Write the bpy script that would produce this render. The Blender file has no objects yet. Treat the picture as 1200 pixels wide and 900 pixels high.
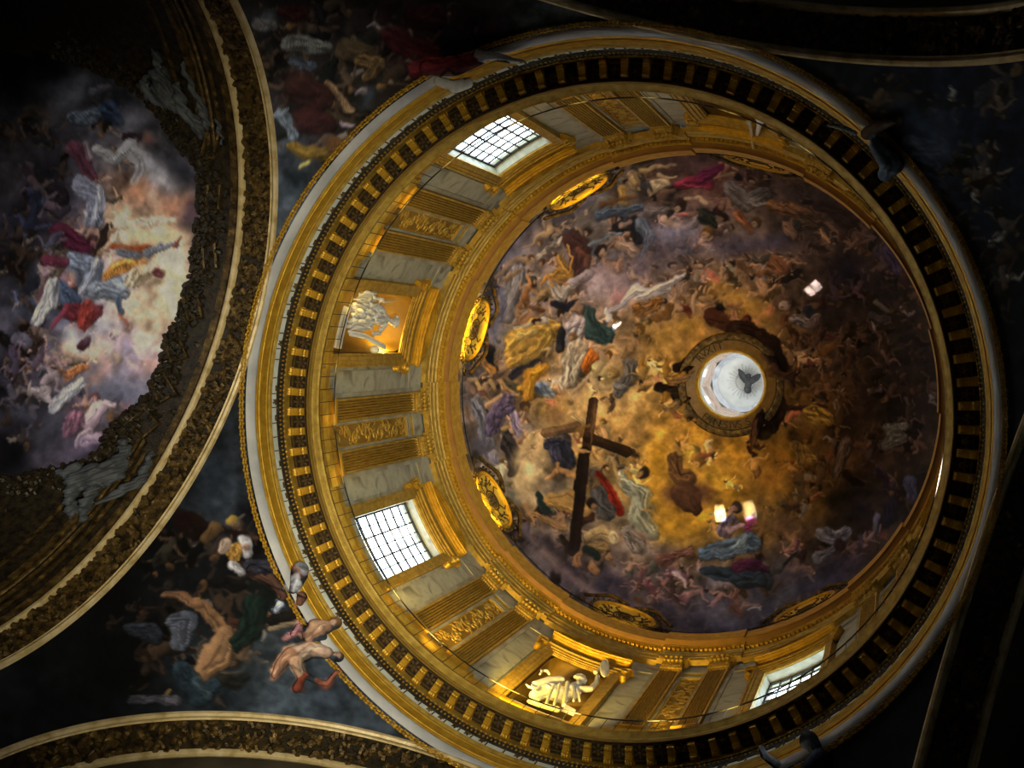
import bpy, bmesh, math, random
import numpy as np
from mathutils import Vector, Matrix, noise as mnoise
random.seed(7); np.random.seed(7)
C = bpy.context.scene.collection
SC = 8.0          # metres per unit (inner radius of the lower cornice lip)
EYE = 1.6         # camera height above the church floor
PHI = 0.2801      # turn between the picture's right and the church's long axis
rad, deg, pi = math.radians, math.degrees, math.pi
cos, sin = math.cos, math.sin
# ------------------------------------------------------------------ camera
FPX, ZX, ZY, CX, CY = 1349.54, 1050.51, 406.69, 0.8647, -0.2083
u = Vector(((ZX-600)/FPX, (ZY-450)/FPX, 1.0)).normalized()
xa = (Vector((1, 0, 0)) - u.x*u).normalized()
ya = u.cross(xa)
# rows of M = camera axes (right, down, forward) in un-turned church axes
Mcam = np.array([[xa[i], ya[i], u[i]] for i in range(3)])
Rz = np.array([[cos(-PHI), -sin(-PHI), 0], [sin(-PHI), cos(-PHI), 0], [0, 0, 1]])
AX = (Rz @ Mcam.T).T                      # camera axes in church axes
CAMN = Rz @ np.array([CX, CY, 0.0])       # camera place in units
cam_d = bpy.data.cameras.new('camera')
cam = bpy.data.objects.new('camera', cam_d); C.objects.link(cam)
cam_d.sensor_width = 36; cam_d.lens = 36*FPX/1200; cam_d.clip_end = 300
mw = Matrix.Identity(4)
for i in range(3):
    mw[i][0] = AX[0][i]; mw[i][1] = -AX[1][i]; mw[i][2] = -AX[2][i]
    mw[i][3] = CAMN[i]*SC
mw[2][3] = EYE
cam.matrix_world = mw
bpy.context.scene.camera = cam
# ------------------------------------------------------------------ sky and exposure
scn = bpy.context.scene
scn.view_settings.view_transform = 'Standard'; scn.view_settings.look = 'None'
scn.view_settings.gamma = 1; scn.view_settings.exposure = 0; scn.view_settings.use_curve_mapping = False
wd = bpy.data.worlds.new('sky'); scn.world = wd; wd.use_nodes = True
bg = wd.node_tree.nodes['Background']
bg.inputs[0].default_value = (0.80, 0.93, 1.0, 1); bg.inputs[1].default_value = 9.0

def W(R, z, az):
    a = rad(az); return Vector((SC*R*cos(a), SC*R*sin(a), EYE + SC*z))
def lamp(name, typ, loc, tgt, energy, color, **kw):
    d = bpy.data.lights.new(name, typ); d.energy = energy; d.color = color
    for k, v in kw.items(): setattr(d, k, v)
    o = bpy.data.objects.new(name, d); C.objects.link(o); o.location = loc
    o.rotation_euler = (Vector(tgt)-Vector(loc)).to_track_quat('-Z', 'Y').to_euler()
    return o
WARM = (1.0, 0.66, 0.13); DAY = (0.82, 0.95, 1.0); SOFT = (1.0, 0.80, 0.48)
# lamps, some of them added to brighten the vaults
# added lights without fixtures: right-hand floor, gallery behind the right-hand lip, and nave
lamp('floor_fill_light', 'SPOT', (1.0*SC, -.25*SC, EYE+.1*SC), W(1.10, 3.3, 163), 22000, (1, .90, .62), spot_size=rad(42), spot_blend=1.0, shadow_soft_size=.35)
lamp('floor_fill_light', 'SPOT', (1.0*SC, -.62*SC, EYE+.1*SC), W(1.08, 3.32, 110), 17000, (1, .90, .62), spot_size=rad(27), spot_blend=1.0, shadow_soft_size=.35)
lamp('dome_fill_light', 'SPOT', W(1.04, 3.58, -6), W(.75, 5.75, 172), 8000, (1, .90, .73), spot_size=rad(66), spot_blend=1.0, shadow_soft_size=.3)  # added in place of the reflected light on the dome's left
lamp('nave_fill_light', 'SPOT', (-2.9*SC, .0*SC, EYE+.9*SC), (-1.60*SC, .30*SC, EYE+3.2*SC), 2300, (1, .95, .92), spot_size=rad(40), spot_blend=1.0, shadow_soft_size=.4)  # added in place of the nave's daylight
# small floodlights standing on the gallery, washing the drum wall
for az, e in ((97, 1100), (82, 900), (113, 560), (124, 480), (135, 220), (150, 160), (161, 150), (172, 150), (185, 150), (196, 130), (207, 130), (219, 120), (235, 90), (247, 80), (260, 60), (275, 45), (290, 45), (66, 300), (52, 160)):
    lamp('gallery_floodlight', 'SPOT', W(1.006, 3.53, az), W(1.045, 4.55, az), 2.3*e, WARM, spot_size=rad(44), spot_blend=1.0, shadow_soft_size=.12)
lamp('niche_lamp', 'POINT', W(1.13, 4.27, 175.6), W(1, 4, 180), 55, WARM, shadow_soft_size=.08)
lamp('niche_lamp', 'SPOT', W(1.006, 3.53, 95), W(1.10, 4.1, 90), 1300, (1, .68, .05), spot_size=rad(60), spot_blend=.8, shadow_soft_size=.1)
# lamps lying on the upper cornice under the medallions
for az, e in ((174, 160), (178, 160), (182, 160), (186, 120), (130, 110), (135, 80), (141, 40), (220, 130), (225, 130), (230, 130), (88, 24)):
    lamp('cornice_lamp', 'SPOT', W(1.037, 4.915, az), W(1.068, 5.06, az), 1.8*e, (1.0, .62, .06), spot_size=rad(112), spot_blend=.5, shadow_soft_size=.03)
# sunlight thrown back through the drum windows on to the vault
def beam(px_, py_, waz, wz, w_, h_, e):
    d = np.array([(px_-600)/FPX, (py_-450)/FPX, 1.0]) @ AX; best = None
    for t in np.linspace(4.5, 7, 2500):
        p = CAMN+t*d; R = math.hypot(p[0], p[1]); q = (p[2]-4.93)/1.52
        if 0 < q < 1 and R >= 1.065*math.sqrt(1-q*q): best = p; break
    if best is None: return
    lamp('sunbeam', 'AREA', W(1.25, wz, waz), (SC*best[0], SC*best[1], EYE+SC*best[2]), e, (1, .97, .92), shape='RECTANGLE', size=w_, size_y=h_, spread=rad(.12))
beam(953, 338, 135, 4.06, .42, 1.0, 14)
beam(844, 602, 226.5, 4.04, .38, .95, 9)
beam(878, 598, 222.5, 4.04, .48, .95, 9)
beam(722, 381, 47, 4.02, .45, .22, 4)

# ------------------------------------------------------------------ projection of the eye (used to lay out the paintings and the stucco)
def to_px(P):
    P = np.asarray(P, float)
    q = (P - CAMN) @ AX.T
    zz = np.where(np.abs(q[..., 2]) < 1e-6, 1e-6, q[..., 2])
    return np.stack([600 + FPX*q[..., 0]/zz, 450 + FPX*q[..., 1]/zz], -1)
def ray(x, y):
    return np.array([(x-600)/FPX, (y-450)/FPX, 1.0]) @ AX
RO, ZO, ZA, RAR = 1.1258, 3.2595, 2.2791, 0.9804     # crossing: half width, ring height, arch springing, arch radius
def hit_sphere(x, y, Rs):
    d = ray(x, y); c = CAMN - np.array([0, 0, ZA]); a = d@d; b = d@c; k = c@c - Rs*Rs
    t = (-b + math.sqrt(max(b*b-a*k, 0)))/a
    return CAMN + t*d, t
def hit_tunnel(x, y, R):     # nave barrel vault along X
    d = ray(x, y); c = CAMN - np.array([0, 0, ZA]); a = d[1]**2+d[2]**2; b = d[1]*c[1]+d[2]*c[2]; k = c[1]**2+c[2]**2-R*R
    t = (-b + math.sqrt(max(b*b-a*k, 0)))/a
    return CAMN + t*d, t
# ------------------------------------------------------------------ mesh helpers
def M3(P): return (SC*P[0], SC*P[1], EYE+SC*P[2])
class MB:
    def __init__(s): s.v = []; s.f = []
    def add(s, vs, fs):
        o = len(s.v); s.v.extend([tuple(p) for p in vs]); s.f.extend([tuple(i+o for i in f) for f in fs])
    def grid(s, rows, closed_u=False, closed_v=False):
        n = len(rows); m = len(rows[0]); vs = [p for r in rows for p in r]; fs = []
        for i in range(n if closed_v else n-1):
            for j in range(m if closed_u else m-1):
                a = i*m+j; b = i*m+(j+1) % m; c = ((i+1) % n)*m+(j+1) % m; d = ((i+1) % n)*m+j
                fs.append((a, b, c, d))
        s.add(vs, fs)
    def hexa(s, p):     # 8 corners, bottom 4 then top 4
        s.add(p, [(3, 2, 1, 0), (4, 5, 6, 7), (0, 1, 5, 4), (1, 2, 6, 5), (2, 3, 7, 6), (3, 0, 4, 7)])
    def arcbox(s, a0, a1, R0, R1, z0, z1, n=1):
        for i in range(n):
            b0 = a0+(a1-a0)*i/n; b1 = a0+(a1-a0)*(i+1)/n
            s.hexa([W(R0, z0, b0), W(R1, z0, b0), W(R1, z0, b1), W(R0, z0, b1), W(R0, z1, b0), W(R1, z1, b0), W(R1, z1, b1), W(R0, z1, b1)])
    def revolve(s, prof, azs, offs=None, closed=True):
        rows = []
        for k, a in enumerate(azs):
            o = offs[k] if offs else 0
            rows.append([W(R-o, z, a) for R, z in prof])
        s.grid(rows, closed_v=closed)
    def tube(s, pts, r, seg=6, closed=False, cap=True):
        pts = [Vector(p) for p in pts]; n = len(pts); rows = []; pu = None
        rr = [float(x) for x in r] if hasattr(r, '__len__') else [float(r)]*n
        for i, p in enumerate(pts):
            if closed: t = pts[(i+1) % n]-pts[i-1]
            else: t = pts[min(i+1, n-1)]-pts[max(i-1, 0)]
            if t.length < 1e-9: t = Vector((0, 0, 1))
            t.normalize()
            if pu is None:
                pu = t.cross(Vector((0, 0, 1)))
                if pu.length < 1e-3: pu = t.cross(Vector((1, 0, 0)))
            pu = (pu - t*pu.dot(t)).normalized(); w = t.cross(pu)
            rows.append([p + rr[i]*(cos(2*pi*k/seg)*pu+sin(2*pi*k/seg)*w) for k in range(seg)])
        o = len(s.v); s.grid(rows, closed_u=True, closed_v=closed)
        if cap and not closed:
            s.f.append(tuple(o+k for k in range(seg))[::-1]); s.f.append(tuple(o+(n-1)*seg+k for k in range(seg)))
    def blob(s, c, ax, seg=6, rings=4):     # ellipsoid: centre and three half axes
        ax = [tuple(float(q) for q in a) for a in ax]
        c = Vector(c); X, Y, Z = [Vector(a) for a in ax]; rows = []
        top = c+Z; bot = c-Z; o = len(s.v); vs = [bot]; fs = []
        for i in range(1, rings):
            t = pi*i/rings - pi/2
            for k in range(seg):
                vs.append(c + cos(t)*(cos(2*pi*k/seg)*X+sin(2*pi*k/seg)*Y) + sin(t)*Z)
        vs.append(top)
        for k in range(seg): fs.append((0, 1+(k+1) % seg, 1+k))
        for i in range(rings-2):
            for k in range(seg):
                a = 1+i*seg+k; b = 1+i*seg+(k+1) % seg; fs.append((a, b, b+seg, a+seg))
        L = 1+(rings-2)*seg
        for k in range(seg): fs.append((len(vs)-1, L+k, L+(k+1) % seg))
        s.add(vs, fs)
    def mesh(s, name, mat, smooth=False):
        me = bpy.data.meshes.new(name); me.from_pydata(s.v, [], s.f)
        me.validate(); me.materials.append(mat)
        if smooth:
            me.polygons.foreach_set('use_smooth', [True]*len(me.polygons))
            if smooth != 'all':
                try: me.set_sharp_from_angle(angle=rad(38))
                except Exception: pass
        me.update(); return me
    def build(s, name, mat, parent=None, smooth=False):
        return link(name, s.mesh(name, mat, smooth), parent)
def link(name, me, parent=None):
    o = bpy.data.objects.new(name, me); C.objects.link(o)
    if parent: o.parent = parent
    return o
def props(o, label=None, cat=None, group=None, kind=None):
    if label: o['label'] = label
    if cat: o['category'] = cat
    if group: o['group'] = group
    if kind: o['kind'] = kind
    return o
def empty(name, loc=(0, 0, 0)):
    o = bpy.data.objects.new(name, None); C.objects.link(o); o.location = loc; o.empty_display_size = .3; return o
def cp(o, parent=None, rz=None):
    c = o.copy(); C.objects.link(c)
    if parent is not None: c.parent = parent
    if rz is not None: c.rotation_euler = (0, 0, rad(rz))
    return c
def cp_tree(o, parent=None, rz=None, root=True):
    c = cp(o, parent if parent is not None else o.parent, rz)
    for ch in list(o.children): cp_tree(ch, c)
    return c
# ------------------------------------------------------------------ materials
def nmat(name, rough=.5, metal=0.0):
    m = bpy.data.materials.new(name); m.use_nodes = True
    b = m.node_tree.nodes['Principled BSDF']
    b.inputs['Roughness'].default_value = rough; b.inputs['Metallic'].default_value = metal
    return m, m.node_tree, b
def noisy(name, stops, scale=2.0, rough=.5, metal=0.0, bump=0.0, bscale=None, distort=0.0, detail=6, stretch=None):
    m, t, b = nmat(name, rough, metal); N = t.nodes; L = t.links
    tc = N.new('ShaderNodeTexCoord'); n = N.new('ShaderNodeTexNoise'); r = N.new('ShaderNodeValToRGB')
    n.inputs['Scale'].default_value = scale; n.inputs['Detail'].default_value = detail; n.inputs['Distortion'].default_value = distort
    src = tc.outputs['Object']
    if stretch:
        mp = N.new('ShaderNodeMapping'); mp.inputs['Scale'].default_value = stretch; L.new(src, mp.inputs[0]); src = mp.outputs[0]
    L.new(src, n.inputs['Vector']); L.new(n.outputs['Fac'], r.inputs[0])
    while len(r.color_ramp.elements) < len(stops): r.color_ramp.elements.new(.5)
    for e, (p, c) in zip(r.color_ramp.elements, stops): e.position = p; e.color = (*c, 1)
    L.new(r.outputs[0], b.inputs['Base Color'])
    if bump:
        n2 = N.new('ShaderNodeTexNoise'); n2.inputs['Scale'].default_value = bscale or scale*4; n2.inputs['Detail'].default_value = 5
        L.new(src, n2.inputs['Vector']); bp = N.new('ShaderNodeBump'); bp.inputs['Strength'].default_value = bump; bp.inputs['Distance'].default_value = .05
        L.new(n2.outputs['Fac'], bp.inputs['Height']); L.new(bp.outputs[0], b.inputs['Normal'])
    return m
MT = {}
MT['gold'] = noisy('gilded_stucco', [(.30, (.46, .25, .018)), (.55, (.62, .36, .03)), (.75, (.76, .47, .055))], 4.5, .42, .45, .25, 18)
MT['gold_worn'] = noisy('worn_gilding', [(.30, (.34, .20, .025)), (.5, (.48, .30, .045)), (.74, (.62, .42, .09))], 5.0, .5, .35, .25, 18)
MT['brown_tone'] = noisy('brown_relief', [(.3, (.05, .03, .012)), (.7, (.13, .078, .028))], 5, .5, .3, .3, 16)  # brown tone, on the cornice coffers in place of their shade
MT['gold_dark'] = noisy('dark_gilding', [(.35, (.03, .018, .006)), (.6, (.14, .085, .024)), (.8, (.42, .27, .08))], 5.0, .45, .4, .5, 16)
MT['cream'] = noisy('cream_gilding', [(.30, (.40, .29, .12)), (.5, (.62, .48, .25)), (.74, (.76, .64, .42))], 3.0, .45, .15, .2, 14)
MT['ochre'] = noisy('ochre_stucco', [(.3, (.24, .135, .018)), (.7, (.34, .20, .03))], 2.0, .6, .15, .2, 10)
MT['marble'] = noisy('veined_grey_marble', [(.28, (.11, .105, .075)), (.42, (.30, .29, .21)), (.58, (.43, .42, .32)), (.75, (.25, .24, .17))], 1.1, .5, 0, .05, 6, 1.6)
MT['stone'] = noisy('pale_stone', [(.35, (.26, .23, .16)), (.65, (.42, .39, .29))], 1.5, .6, 0, .1)
MT['greyband'] = noisy('grey_plaster', [(.35, (.40, .41, .46)), (.65, (.58, .59, .64))], 1.2, .6, 0, .1)
MT['frieze'] = noisy('white_frieze_plaster', [(.35, (.62, .68, .66)), (.65, (.80, .86, .84))], 2, .6)
MT['white'] = noisy('white_marble', [(.35, (.70, .69, .66)), (.65, (.86, .85, .82))], 1.2, .45, 0, .05)
MT['dark'] = noisy('dark_tone', [(.35, (.012, .009, .005)), (.7, (.05, .035, .016))], 6, .45, .3, .4, 20)  # near-black tone, on the cornice underside in place of shade
MT['iron'] = noisy('black_iron', [(.3, (.006, .005, .004)), (.7, (.02, .016, .012))], 9, .5, .2)
MT['stucco_grey'] = noisy('grey_stucco', [(.35, (.028, .032, .04)), (.65, (.075, .085, .105))], 1.5, .65, 0, .15)
MT['shadowstone'] = noisy('shadow_plaster', [(.35, (.025, .018, .012)), (.65, (.06, .046, .03))], 1.0, .7, 0, .2)  # dark colour holds the shade of the unlit vaults and arms
MT['floor'] = noisy('floor_marble', [(.35, (.16, .13, .10)), (.65, (.30, .26, .21))], .8, .4)
def glassmat():
    m = bpy.data.materials.new('window_glass'); m.use_nodes = True; t = m.node_tree; N = t.nodes; N.clear()
    o = N.new('ShaderNodeOutputMaterial'); mx = N.new('ShaderNodeMixShader'); tr = N.new('ShaderNodeBsdfTransparent'); gl = N.new('ShaderNodeBsdfGlossy')
    gl.inputs['Roughness'].default_value = .08; tr.inputs[0].default_value = (.93, .97, .96, 1); mx.inputs[0].default_value = .05
    t.links.new(tr.outputs[0], mx.inputs[1]); t.links.new(gl.outputs[0], mx.inputs[2]); t.links.new(mx.outputs[0], o.inputs[0]); return m
MT['glass'] = glassmat()
def frescomat(name, rough=.75):
    m, t, b = nmat(name, rough); N = t.nodes; L = t.links; b.inputs['Specular IOR Level'].default_value = .08
    at = N.new('ShaderNodeAttribute'); at.attribute_name = 'paint'
    tc = N.new('ShaderNodeTexCoord'); n = N.new('ShaderNodeTexNoise'); n.inputs['Scale'].default_value = 3.2; n.inputs['Detail'].default_value = 9
    n.inputs['Roughness'].default_value = .65
    mp = N.new('ShaderNodeMapRange'); mp.inputs['From Min'].default_value = .3; mp.inputs['From Max'].default_value = .7
    mp.inputs['To Min'].default_value = .80; mp.inputs['To Max'].default_value = 1.2
    L.new(tc.outputs['Object'], n.inputs['Vector']); L.new(n.outputs['Fac'], mp.inputs['Value'])
    mx = N.new('ShaderNodeVectorMath'); mx.operation = 'SCALE'
    L.new(at.outputs['Color'], mx.inputs[0]); L.new(mp.outputs[0], mx.inputs['Scale']); L.new(mx.outputs[0], b.inputs['Base Color'])
    return m
MT['fresco'] = frescomat('painted_fresco')
# ------------------------------------------------------------------ painter: lays fresco colours, with the light and shade seen on them, on a raster that the painted vaults sample per vertex
PAD = 60; PW, PH = 1200+2*PAD, 900+2*PAD
rng = np.random.RandomState(11)
def vnoise(scale, seed, octv=4, gain=.55):
    r = np.random.RandomState(seed); out = np.zeros((PH, PW), np.float32); amp = 1; tot = 0; sc = scale
    yy = np.arange(PH); xx = np.arange(PW)
    for _ in range(octv):
        gh = int(PH/sc)+3; gw = int(PW/sc)+3; g = r.rand(gh, gw).astype(np.float32)
        fy = yy/sc; iy = fy.astype(int); ty = (fy-iy).astype(np.float32); ty = ty*ty*(3-2*ty)
        fx = xx/sc; ix = fx.astype(int); tx = (fx-ix).astype(np.float32); tx = tx*tx*(3-2*tx)
        a = g[iy][:, ix]*(1-tx)+g[iy][:, ix+1]*tx; b = g[iy+1][:, ix]*(1-tx)+g[iy+1][:, ix+1]*tx
        out += amp*(a*(1-ty[:, None])+b*ty[:, None]); tot += amp; amp *= gain; sc = max(sc/2, 1.0)
    return out/tot-.5
NA, NB, NF = vnoise(26, 1), vnoise(26, 2), vnoise(9, 3, 3)
NG, NH = vnoise(13, 6, 3), vnoise(13, 7, 3)
NW = 1-2*np.abs(vnoise(44, 8, 5, .6))*2.2
NC, ND = vnoise(70, 4, 5), vnoise(70, 5, 5)
def hexc(h): return np.array([int(h[i:i+2], 16)/255 for i in (0, 2, 4)], np.float32)
class Canvas:
    def __init__(s, pts, warp=26, blend=2.6):
        Y, X = np.mgrid[0:PH, 0:PW].astype(np.float32); X -= PAD; Y -= PAD
        xs = X[::6, ::6]+NC[::6, ::6]*warp*2; ys = Y[::6, ::6]+ND[::6, ::6]*warp*2
        num = np.zeros(xs.shape+(3,), np.float32); den = np.zeros(xs.shape, np.float32)
        for x, y, h in pts:
            w = 1/((xs-x)**2+(ys-y)**2+60)**(blend/2); num += w[..., None]*hexc(h); den += w
        lo = num/den[..., None]
        yi = np.minimum(np.arange(PH)/6, lo.shape[0]-1.001); xi = np.minimum(np.arange(PW)/6, lo.shape[1]-1.001)
        y0 = yi.astype(int); x0 = xi.astype(int); ty = (yi-y0)[:, None, None]; tx = (xi-x0)[None, :, None]
        a = lo[y0][:, x0]*(1-tx)+lo[y0][:, x0+1]*tx; b = lo[y0+1][:, x0]*(1-tx)+lo[y0+1][:, x0+1]*tx
        s.c = (a*(1-ty)+b*ty).astype(np.float32)
        s.c *= (1+.5*(NW-.62)+.55*NA+.35*NG+.3*NF)[..., None]
        s.X = X+9*NA+7*NG+2.0*NF; s.Y = Y+9*NB+7*NH-2.0*NF
    def win(s, x0, y0, x1, y1):
        a = max(int(y0)+PAD, 0); b = min(int(y1)+PAD+1, PH); c = max(int(x0)+PAD, 0); d = min(int(x1)+PAD+1, PW)
        return slice(a, max(b, a)), slice(c, max(d, c))
    def chain(s, kind, col, P, light=(-.6, -.75), a=1.0):
        P = [tuple(map(float, p)) for p in P]
        if len(P) == 1: P = P+[(P[0][0]+.01, P[0][1], P[0][2])]
        ex = 2.2 if kind == 'C' else 1.25
        m = max(p[2] for p in P)*ex+8
        sl = s.win(min(p[0] for p in P)-m, min(p[1] for p in P)-m, max(p[0] for p in P)+m, max(p[1] for p in P)+m)
        X = s.X[sl]; Y = s.Y[sl]
        if X.size == 0: return
        if kind == 'R': X = X*.2+.8*(np.arange(X.shape[1])[None, :]+sl[1].start-PAD); Y = Y*.2+.8*(np.arange(X.shape[0])[:, None]+sl[0].start-PAD)
        q = np.full(X.shape, 9, np.float32); nx = np.zeros_like(X); ny = np.zeros_like(X); lat = np.zeros_like(X); al = np.zeros_like(X); acc = 0
        for (x0, y0, r0), (x1, y1, r1) in zip(P[:-1], P[1:]):
            dx, dy = x1-x0, y1-y0; L2 = dx*dx+dy*dy+1e-6; L = math.sqrt(L2)
            t = np.clip(((X-x0)*dx+(Y-y0)*dy)/L2, 0, 1); cx = X-(x0+t*dx); cy = Y-(y0+t*dy); r = r0+(r1-r0)*t
            d = np.hypot(cx, cy)/r; k = d < q
            q = np.where(k, d, q); nx = np.where(k, cx/r, nx); ny = np.where(k, cy/r, ny)
            lat = np.where(k, (cx*-dy+cy*dx)/L/r, lat); al = np.where(k, acc+t*L, al); acc += L
        col = hexc(col); mr = sum(p[2] for p in P)/len(P)
        if kind == 'C':
            A = np.exp(-1.35*q*q)*a*np.clip(.8+1.3*NA[sl], .2, 1)
            sh = 1+.12*(nx*light[0]+ny*light[1])*np.clip(1.6-q, 0, 1)+.22*NF[sl]
        else:
            soft = min(.6, 2.2/max(mr, .8)); A = np.clip((1-q)/soft, 0, 1)*a*np.clip(1.0+1.0*NG[sl], .55, 1)
            nz = np.sqrt(np.clip(1-q*q, 0, 1)); ln = nx*light[0]+ny*light[1]
            sh = .80+.34*ln+.24*(nz-.5)
            if kind == 'D':
                fr = np.clip(mr/3.2, 1.4, 4.5); ph = NA[sl]*15+NG[sl]*7+al/max(mr, 2)*.5
                fo = np.sin(lat*fr*1.9+ph)+.45*np.sin(lat*fr*4.3-1.6*ph+NB[sl]*8)
                sh = sh*(1+.26*fo*np.clip(.7+2.2*NB[sl], .2, 1.3))-.05
            elif kind == 'R':
                A = np.clip((1-np.abs(lat))/.12, 0, 1)*(q < 1.02); sh = .9+.12*np.sign(-lat)+.15*NF[sl]
            sh = np.where(q > .86, sh*(.72+.2*ln), sh)+.16*NF[sl]
        cc = s.c[sl]; A = A[..., None]
        s.c[sl] = cc*(1-A)+A*np.clip(col*np.clip(sh, .15, 1.7)[..., None], 0, 1)
    def head(s, x, y, r, ang, skin, hair):
        s.chain('B', hair, [(x-r*.25*cos(ang), y-r*.25*sin(ang), r)])
        fx, fy = x+r*.32*cos(ang), y+r*.32*sin(ang)
        s.chain('B', skin, [(fx-r*.12*sin(ang), fy+r*.12*cos(ang), r*.66), (fx+r*.2*cos(ang), fy+r*.2*sin(ang), r*.5)])
        if r > 4.5:
            dk = '%02x%02x%02x' % tuple(int(255*v*.45) for v in hexc(skin))
            for k in (-1, 1): s.chain('B', dk, [(fx+k*r*.27*sin(ang)+r*.08*cos(ang), fy-k*r*.27*cos(ang)+r*.08*sin(ang), r*.13)])
    def fig(s, x, y, sz, ang, cloth, skin, seed):
        r = random.Random(seed); ca, sa = cos(ang), sin(ang)
        def p(a, b, w): return (x+sz*(a*ca-b*sa), y+sz*(a*sa+b*ca), w*sz)
        k = r.choice((-1, 1)); hr = r.choice(('2a1a10', '3c2614', '5a3c1c', '1a120c'))
        if r.random() < .4: s.chain('B', '8a7a68' if r.random() < .5 else cloth, [p(.3, -k*.4, .25), p(.5, -k*1.1, .22), p(.1, -k*1.5, .08)], a=.7)
        s.chain('B', skin, [p(-.5, k*.1, .26), p(-1.0, k*.5, .2), p(-1.5, k*.2, .14)])
        s.chain('B', skin, [p(-.5, -k*.15, .26), p(-1.1, -k*.1, .2), p(-1.6, k*-.4, .12)])
        s.chain('D', cloth, [p(-.1, 0, .42), p(-.7, k*r.uniform(0, .4), .46), p(-1.2, k*r.uniform(-.3, .6), .3)])
        s.chain('B', skin if r.random() < .6 else cloth, [p(.55, 0, .34), p(.1, k*.05, .38), p(-.25, 0, .34)])
        s.chain('B', skin, [p(.55, k*.3, .17), p(.4, k*.9, .15), p(r.uniform(.2, 1.0), k*1.3, .1)])
        s.chain('B', skin, [p(.55, -k*.3, .17), p(.1, -k*.75, .15), p(r.uniform(-.1, .6), -k*1.0, .1)])
        s.head(*p(1.08, k*.06, .34), ang+r.uniform(-1.4, 1.4), skin, hr)
    def crowd(s, n, seed, inside, size, seen=.55):
        # rows of half-lost painted figures, toned from the ground they stand on
        r = random.Random(seed)
        for _ in range(n):
            x, y = inside(r)
            b = s.c[int(np.clip(y+PAD, 0, PH-1)), int(np.clip(x+PAD, 0, PW-1))]
            g = float(b.mean()); f = r.choice((.45, .6, .8, 1.2, 1.5))
            tint = r.choice(((1.1, .92, .8), (.9, .95, 1.1), (1.2, .8, .75), (1.15, 1.0, .7), (.9, 1.0, .9)))
            cl = np.clip((b*.6+g*.4)*f*np.array(tint), 0, .85); sk = np.clip(b*.55+np.array((.36, .25, .16))*(.25+1.6*g), 0, .8)*r.uniform(.9, 1.5)
            hx = lambda c: '%02x%02x%02x' % tuple(int(255*min(max(v, 0), 1)) for v in c)
            if r.random() < .5: s.chain('C', hx(np.clip(b*r.uniform(.5, 1.6), 0, .9)), [(x+r.uniform(-14, 14), y+r.uniform(-14, 14), r.uniform(8, 18))], a=.8)
            s.fig(x, y, size*r.uniform(.7, 1.3), r.uniform(0, 2*pi), hx(cl), hx(sk), r.randrange(10**6))
    def run(s, text):
        ox = oy = 0.0; k = 1.0
        for line in text.strip().splitlines():
            w = line.split()
            if not w or w[0] == '#': continue
            if w[0] == '@': ox, oy, k = float(w[1]), float(w[2]), float(w[3]); continue
            if w[0] == 'H':
                v = list(map(float, w[3:])); s.head(ox+v[0]/k, oy+v[1]/k, v[2]/k, v[3] if len(v) > 3 else 1.0, w[1], w[2]); continue
            if w[0] == 'F':
                v = list(map(float, w[3:])); s.fig(ox+v[0]/k, oy+v[1]/k, v[2]/k, rad(v[3]), w[1], w[2], int(v[0]*7+v[1])); continue
            v = list(map(float, w[2:])); P = [(ox+v[i]/k, oy+v[i+1]/k, v[i+2]/k) for i in range(0, len(v)-2, 3)]
            s.chain(w[0], w[1], P, a=.85 if w[0] == 'C' else 1.0)
            mr = sum(p[2] for p in P)/len(P)
            if w[0] in 'DB' and mr > 4.5:      # a few loose brush strokes on top: folds and lights
                r = random.Random(int(P[0][0]*31+P[0][1])); c = hexc(w[1]); Q = P if len(P) > 1 else P+[(P[0][0]+mr*.8, P[0][1]+mr*.5, mr*.6)]
                for j in range(5 if w[0] == 'D' else 3):
                    o1, o2 = r.uniform(-.7, .7), r.uniform(-.7, .7); T = []
                    for i, (x, y, q) in enumerate(Q):
                        a_ = Q[min(i+1, len(Q)-1)]; b_ = Q[max(i-1, 0)]; dx, dy = a_[0]-b_[0], a_[1]-b_[1]; L = math.hypot(dx, dy)+1e-6
                        oo = (o1+(o2-o1)*i/max(len(Q)-1, 1))*q; T.append((x-dy/L*oo+r.uniform(-.2, .2)*q, y+dx/L*oo+r.uniform(-.2, .2)*q, max(q*r.uniform(.08, .17), .7)))
                    f = (1.45, .5, .62, 1.3, .45)[j]; cc = np.clip(c*f, 0, .95)
                    s.chain('B', '%02x%02x%02x' % tuple(int(255*v) for v in cc), T, a=.6)
    def finish(s, sat=.84, gr=1.0):
        g = s.c.mean(-1, keepdims=True); s.c = np.clip(g+(s.c-g)*sat, 0, 1)
        s.c *= (1+gr*(.28*NG+.25*NF))[..., None]
    def sample(s, px):
        x = np.clip(px[..., 0]+PAD, 0, PW-1.01); y = np.clip(px[..., 1]+PAD, 0, PH-1.01)
        x0 = x.astype(int); y0 = y.astype(int); tx = (x-x0)[..., None]; ty = (y-y0)[..., None]
        c = s.c
        return (c[y0, x0]*(1-tx)+c[y0, x0+1]*tx)*(1-ty)+(c[y0+1, x0]*(1-tx)+c[y0+1, x0+1]*tx)*ty
def lin(c): return np.where(c <= .04045, c/12.92, ((np.clip(c, 0, 2)+.055)/1.055)**2.4)
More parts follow.
